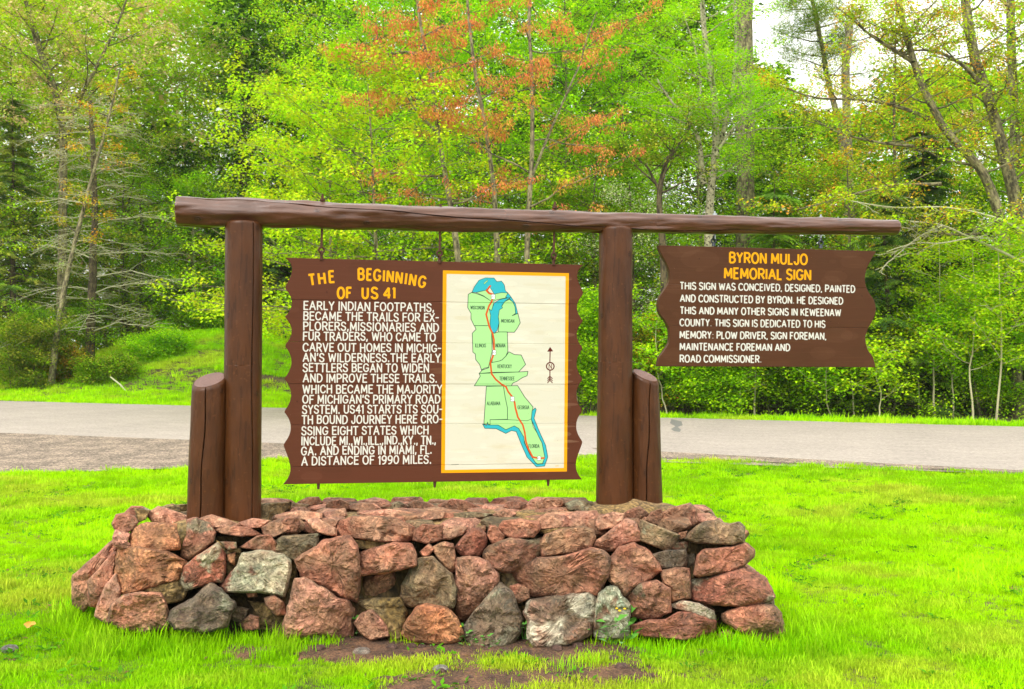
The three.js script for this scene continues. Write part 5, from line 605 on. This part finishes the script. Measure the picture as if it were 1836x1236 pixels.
// ---- bare soil, loose stones, weeds and a fallen leaf in front of the base
{
  const g = new THREE.PlaneGeometry(4.4, 1.3, 90, 28); g.rotateX(-Math.PI / 2); g.translate(-0.3, 0.006, -5.15); const p = g.attributes.position, uv = g.attributes.uv;
  for (let k = 0; k < p.count; k++) { const x = p.getX(k), z = p.getZ(k); p.setY(k, dirtAmount(x, z) > -0.2 ? 0.008 + 0.02 * fbm(x * 7, z * 7, 2, 4) : -0.03); uv.setXY(k, x * 1.6, z * 1.6); } g.computeVertexNormals();
  struct('bare_soil', g, std({ color: lin(0.72, 0.58, 0.5), map: soilTone, bumpMap: rockBump, bumpScale: 0.02, roughness: 1 }));
  const R = rng(77); const pebble = (seed) => { const q = new THREE.IcosahedronGeometry(1, 2), a = q.attributes.position, c = []; for (let k = 0; k < a.count; k++) { const x = a.getX(k), y = a.getY(k), z = a.getZ(k), s = 1 + 0.5 * (fbm(x * 1.2 + seed, y * 1.2, z * 1.2, 3) - 0.5); a.setXYZ(k, x * s, y * s * 0.55, z * s * 0.8); const m = 0.9 + 0.3 * fbm(x * 3, y * 3, z * 3 + seed, 2); c.push(0.34 * m, 0.19 * m, 0.14 * m); } q.setAttribute('color', new THREE.Float32BufferAttribute(c, 3)); return toCreasedNormals(q, 0.45); };
  const pg = [pebble(1), pebble(9), pebble(23)];
  for (let k = 0; k < 90; k++) { const x = -1.9 + 3.3 * R(), z = -5.56 + 0.75 * Math.pow(R(), 1.7), s = 0.01 + 0.03 * Math.pow(R(), 2.2); if (dirtAmount(x, z) < 0) continue; const m = new THREE.Mesh(pg[k % 3], M.rock); m.name = numbered('loose_stone'); m.position.set(x, 0.012 + s * 0.25, z); m.scale.setScalar(s); m.rotation.y = R() * 6; m.castShadow = m.receiveShadow = true; tag(m, 'small reddish loose stone on bare soil in front of the stone base', 'stone', 'loose stones on the bare soil'); scene.add(m); }
  const pale = (name, label, px, py, s, col) => { const [x, z] = onGround(px, py), q = pebble(px), c = q.attributes.color; for (let k = 0; k < c.count; k++) c.setXYZ(k, ...col); const m = new THREE.Mesh(q, M.rock); m.name = numbered(name); m.position.set(x, 0.02, z); m.scale.setScalar(s); tag(m, label, 'stone'); m.castShadow = m.receiveShadow = true; scene.add(m); };
  pale('flat_stone', 'pale flat stone lying on the soil below the middle of the base', 650, 1176, 0.05, [0.62, 0.5, 0.4]); pale('flat_stone', 'small whitish stone in the grass at the bottom edge', 790, 1206, 0.04, [0.7, 0.66, 0.55]); pale('flat_stone', 'grey flat stone in the lawn at bottom left', 18, 1170, 0.045, [0.42, 0.4, 0.34]); pale('flat_stone', 'brown stone half buried under the lower left stones', 565, 1152, 0.09, [0.3, 0.22, 0.14]);
  // weeds
  const weedLeaf = leafBunch(61, 34, 0.09, 0.05, 0.028, -0.4, 0.45), weed = (label, px, py, s, flowers) => {
    const [x, z] = onGround(px, py), g = thing('weed_plant', label, 'weed', V3(x, 0, z)), mb = new MB(), Q = rng(px); const w = weedLeaf.clone(); w.scale(s, s * 1.3, s); w.translate(x, 0.075 * s, z);
    for (let k = 0; k < 7; k++) { const a = Q() * 6.28; mb.tube([V3(x, -0.01, z), V3(x + Math.cos(a) * 0.03 * s, 0.06 * s, z + Math.sin(a) * 0.03 * s), V3(x + Math.cos(a) * 0.07 * s, 0.1 * s, z + Math.sin(a) * 0.07 * s)], [0.002, 0.0015, 0.001], 4); }
    part(g, 'stem', mb.geo(), M.weed); part(g, 'foliage', w, M.weed);
    for (let k = 0; k < flowers; k++) { const f = new THREE.SphereGeometry(0.009, 8, 6); f.scale(1, 0.6, 1); f.translate(x + (Q() - 0.5) * 0.14 * s, 0.13 * s + 0.03 * Q(), z + 0.05 * s * Q()); part(g, 'flower', f, M.flower); }
  };
  M.weed = new THREE.MeshPhysicalMaterial({ color: lin(0.1, 0.36, 0.015), roughness: 0.8, transmission: 0.3, thickness: 0, side: THREE.DoubleSide }); M.flower = std({ color: lin(0.8, 0.48, 0.02) });
  [['leafy weed with yellow flowers below the mint green stone', 1100, 1160, 1.5, 3], ['weed growing against the pale cream stone, left side', 938, 1150, 1, 0], ['weed beside the small pink stone at the wall foot', 638, 1140, 1, 1], ['small weed with orange flower right of the orange stone', 838, 1160, 0.8, 1], ['small weed left of the orange stone', 770, 1160, 0.7, 0], ['weed at the foot of the dark triangular stone', 876, 1162, 0.7, 0], ['weed at the foot of the right hand pink slab', 1155, 1152, 0.9, 1]].forEach((a) => weed(...a));
  { const [x, z] = onGround(55, 1140), q = new THREE.PlaneGeometry(0.07, 0.06, 8, 6), a = q.attributes.position; for (let k = 0; k < a.count; k++) { const u = a.getX(k) / 0.035, v = a.getY(k) / 0.03; a.setXYZ(k, a.getX(k) * (1 - 0.5 * v * v), a.getY(k) * (1 - 0.35 * u * u), 0.012 * (u * u + 0.5 * v * v) + 0.002 * Math.sin(u * 9)); } q.rotateX(-1.2); q.computeVertexNormals(); const m = new THREE.Mesh(q, new THREE.MeshPhysicalMaterial({ color: lin(0.62, 0.33, 0.03), roughness: 0.8, transmission: 0.3, thickness: 0, side: THREE.DoubleSide })); m.name = 'fallen_leaf'; m.position.set(x, 0.06, z); tag(m, 'curled orange leaf lying in the lawn at lower left', 'leaf'); scene.add(m); }
  { const mb = new MB(), a = at(198, 673, 35), b = at(232, 694, 34.6), c = at(215, 684, 34.8); a.y = 0.75; b.y = 0.12; c.y = 0.5; mb.tube([a, c, b], [0.025, 0.03, 0.035], 7); const m = new THREE.Mesh(mb.geo(), M.twigPale); m.name = 'fallen_branch'; tag(m, 'pale fallen branch on the grass at the foot of the bank', 'branch'); scene.add(m); }
}
scene.fog = new THREE.FogExp2(0xf8fbea, 0.0003);
console.log('copies', copies);
renderer.render(scene, camera);
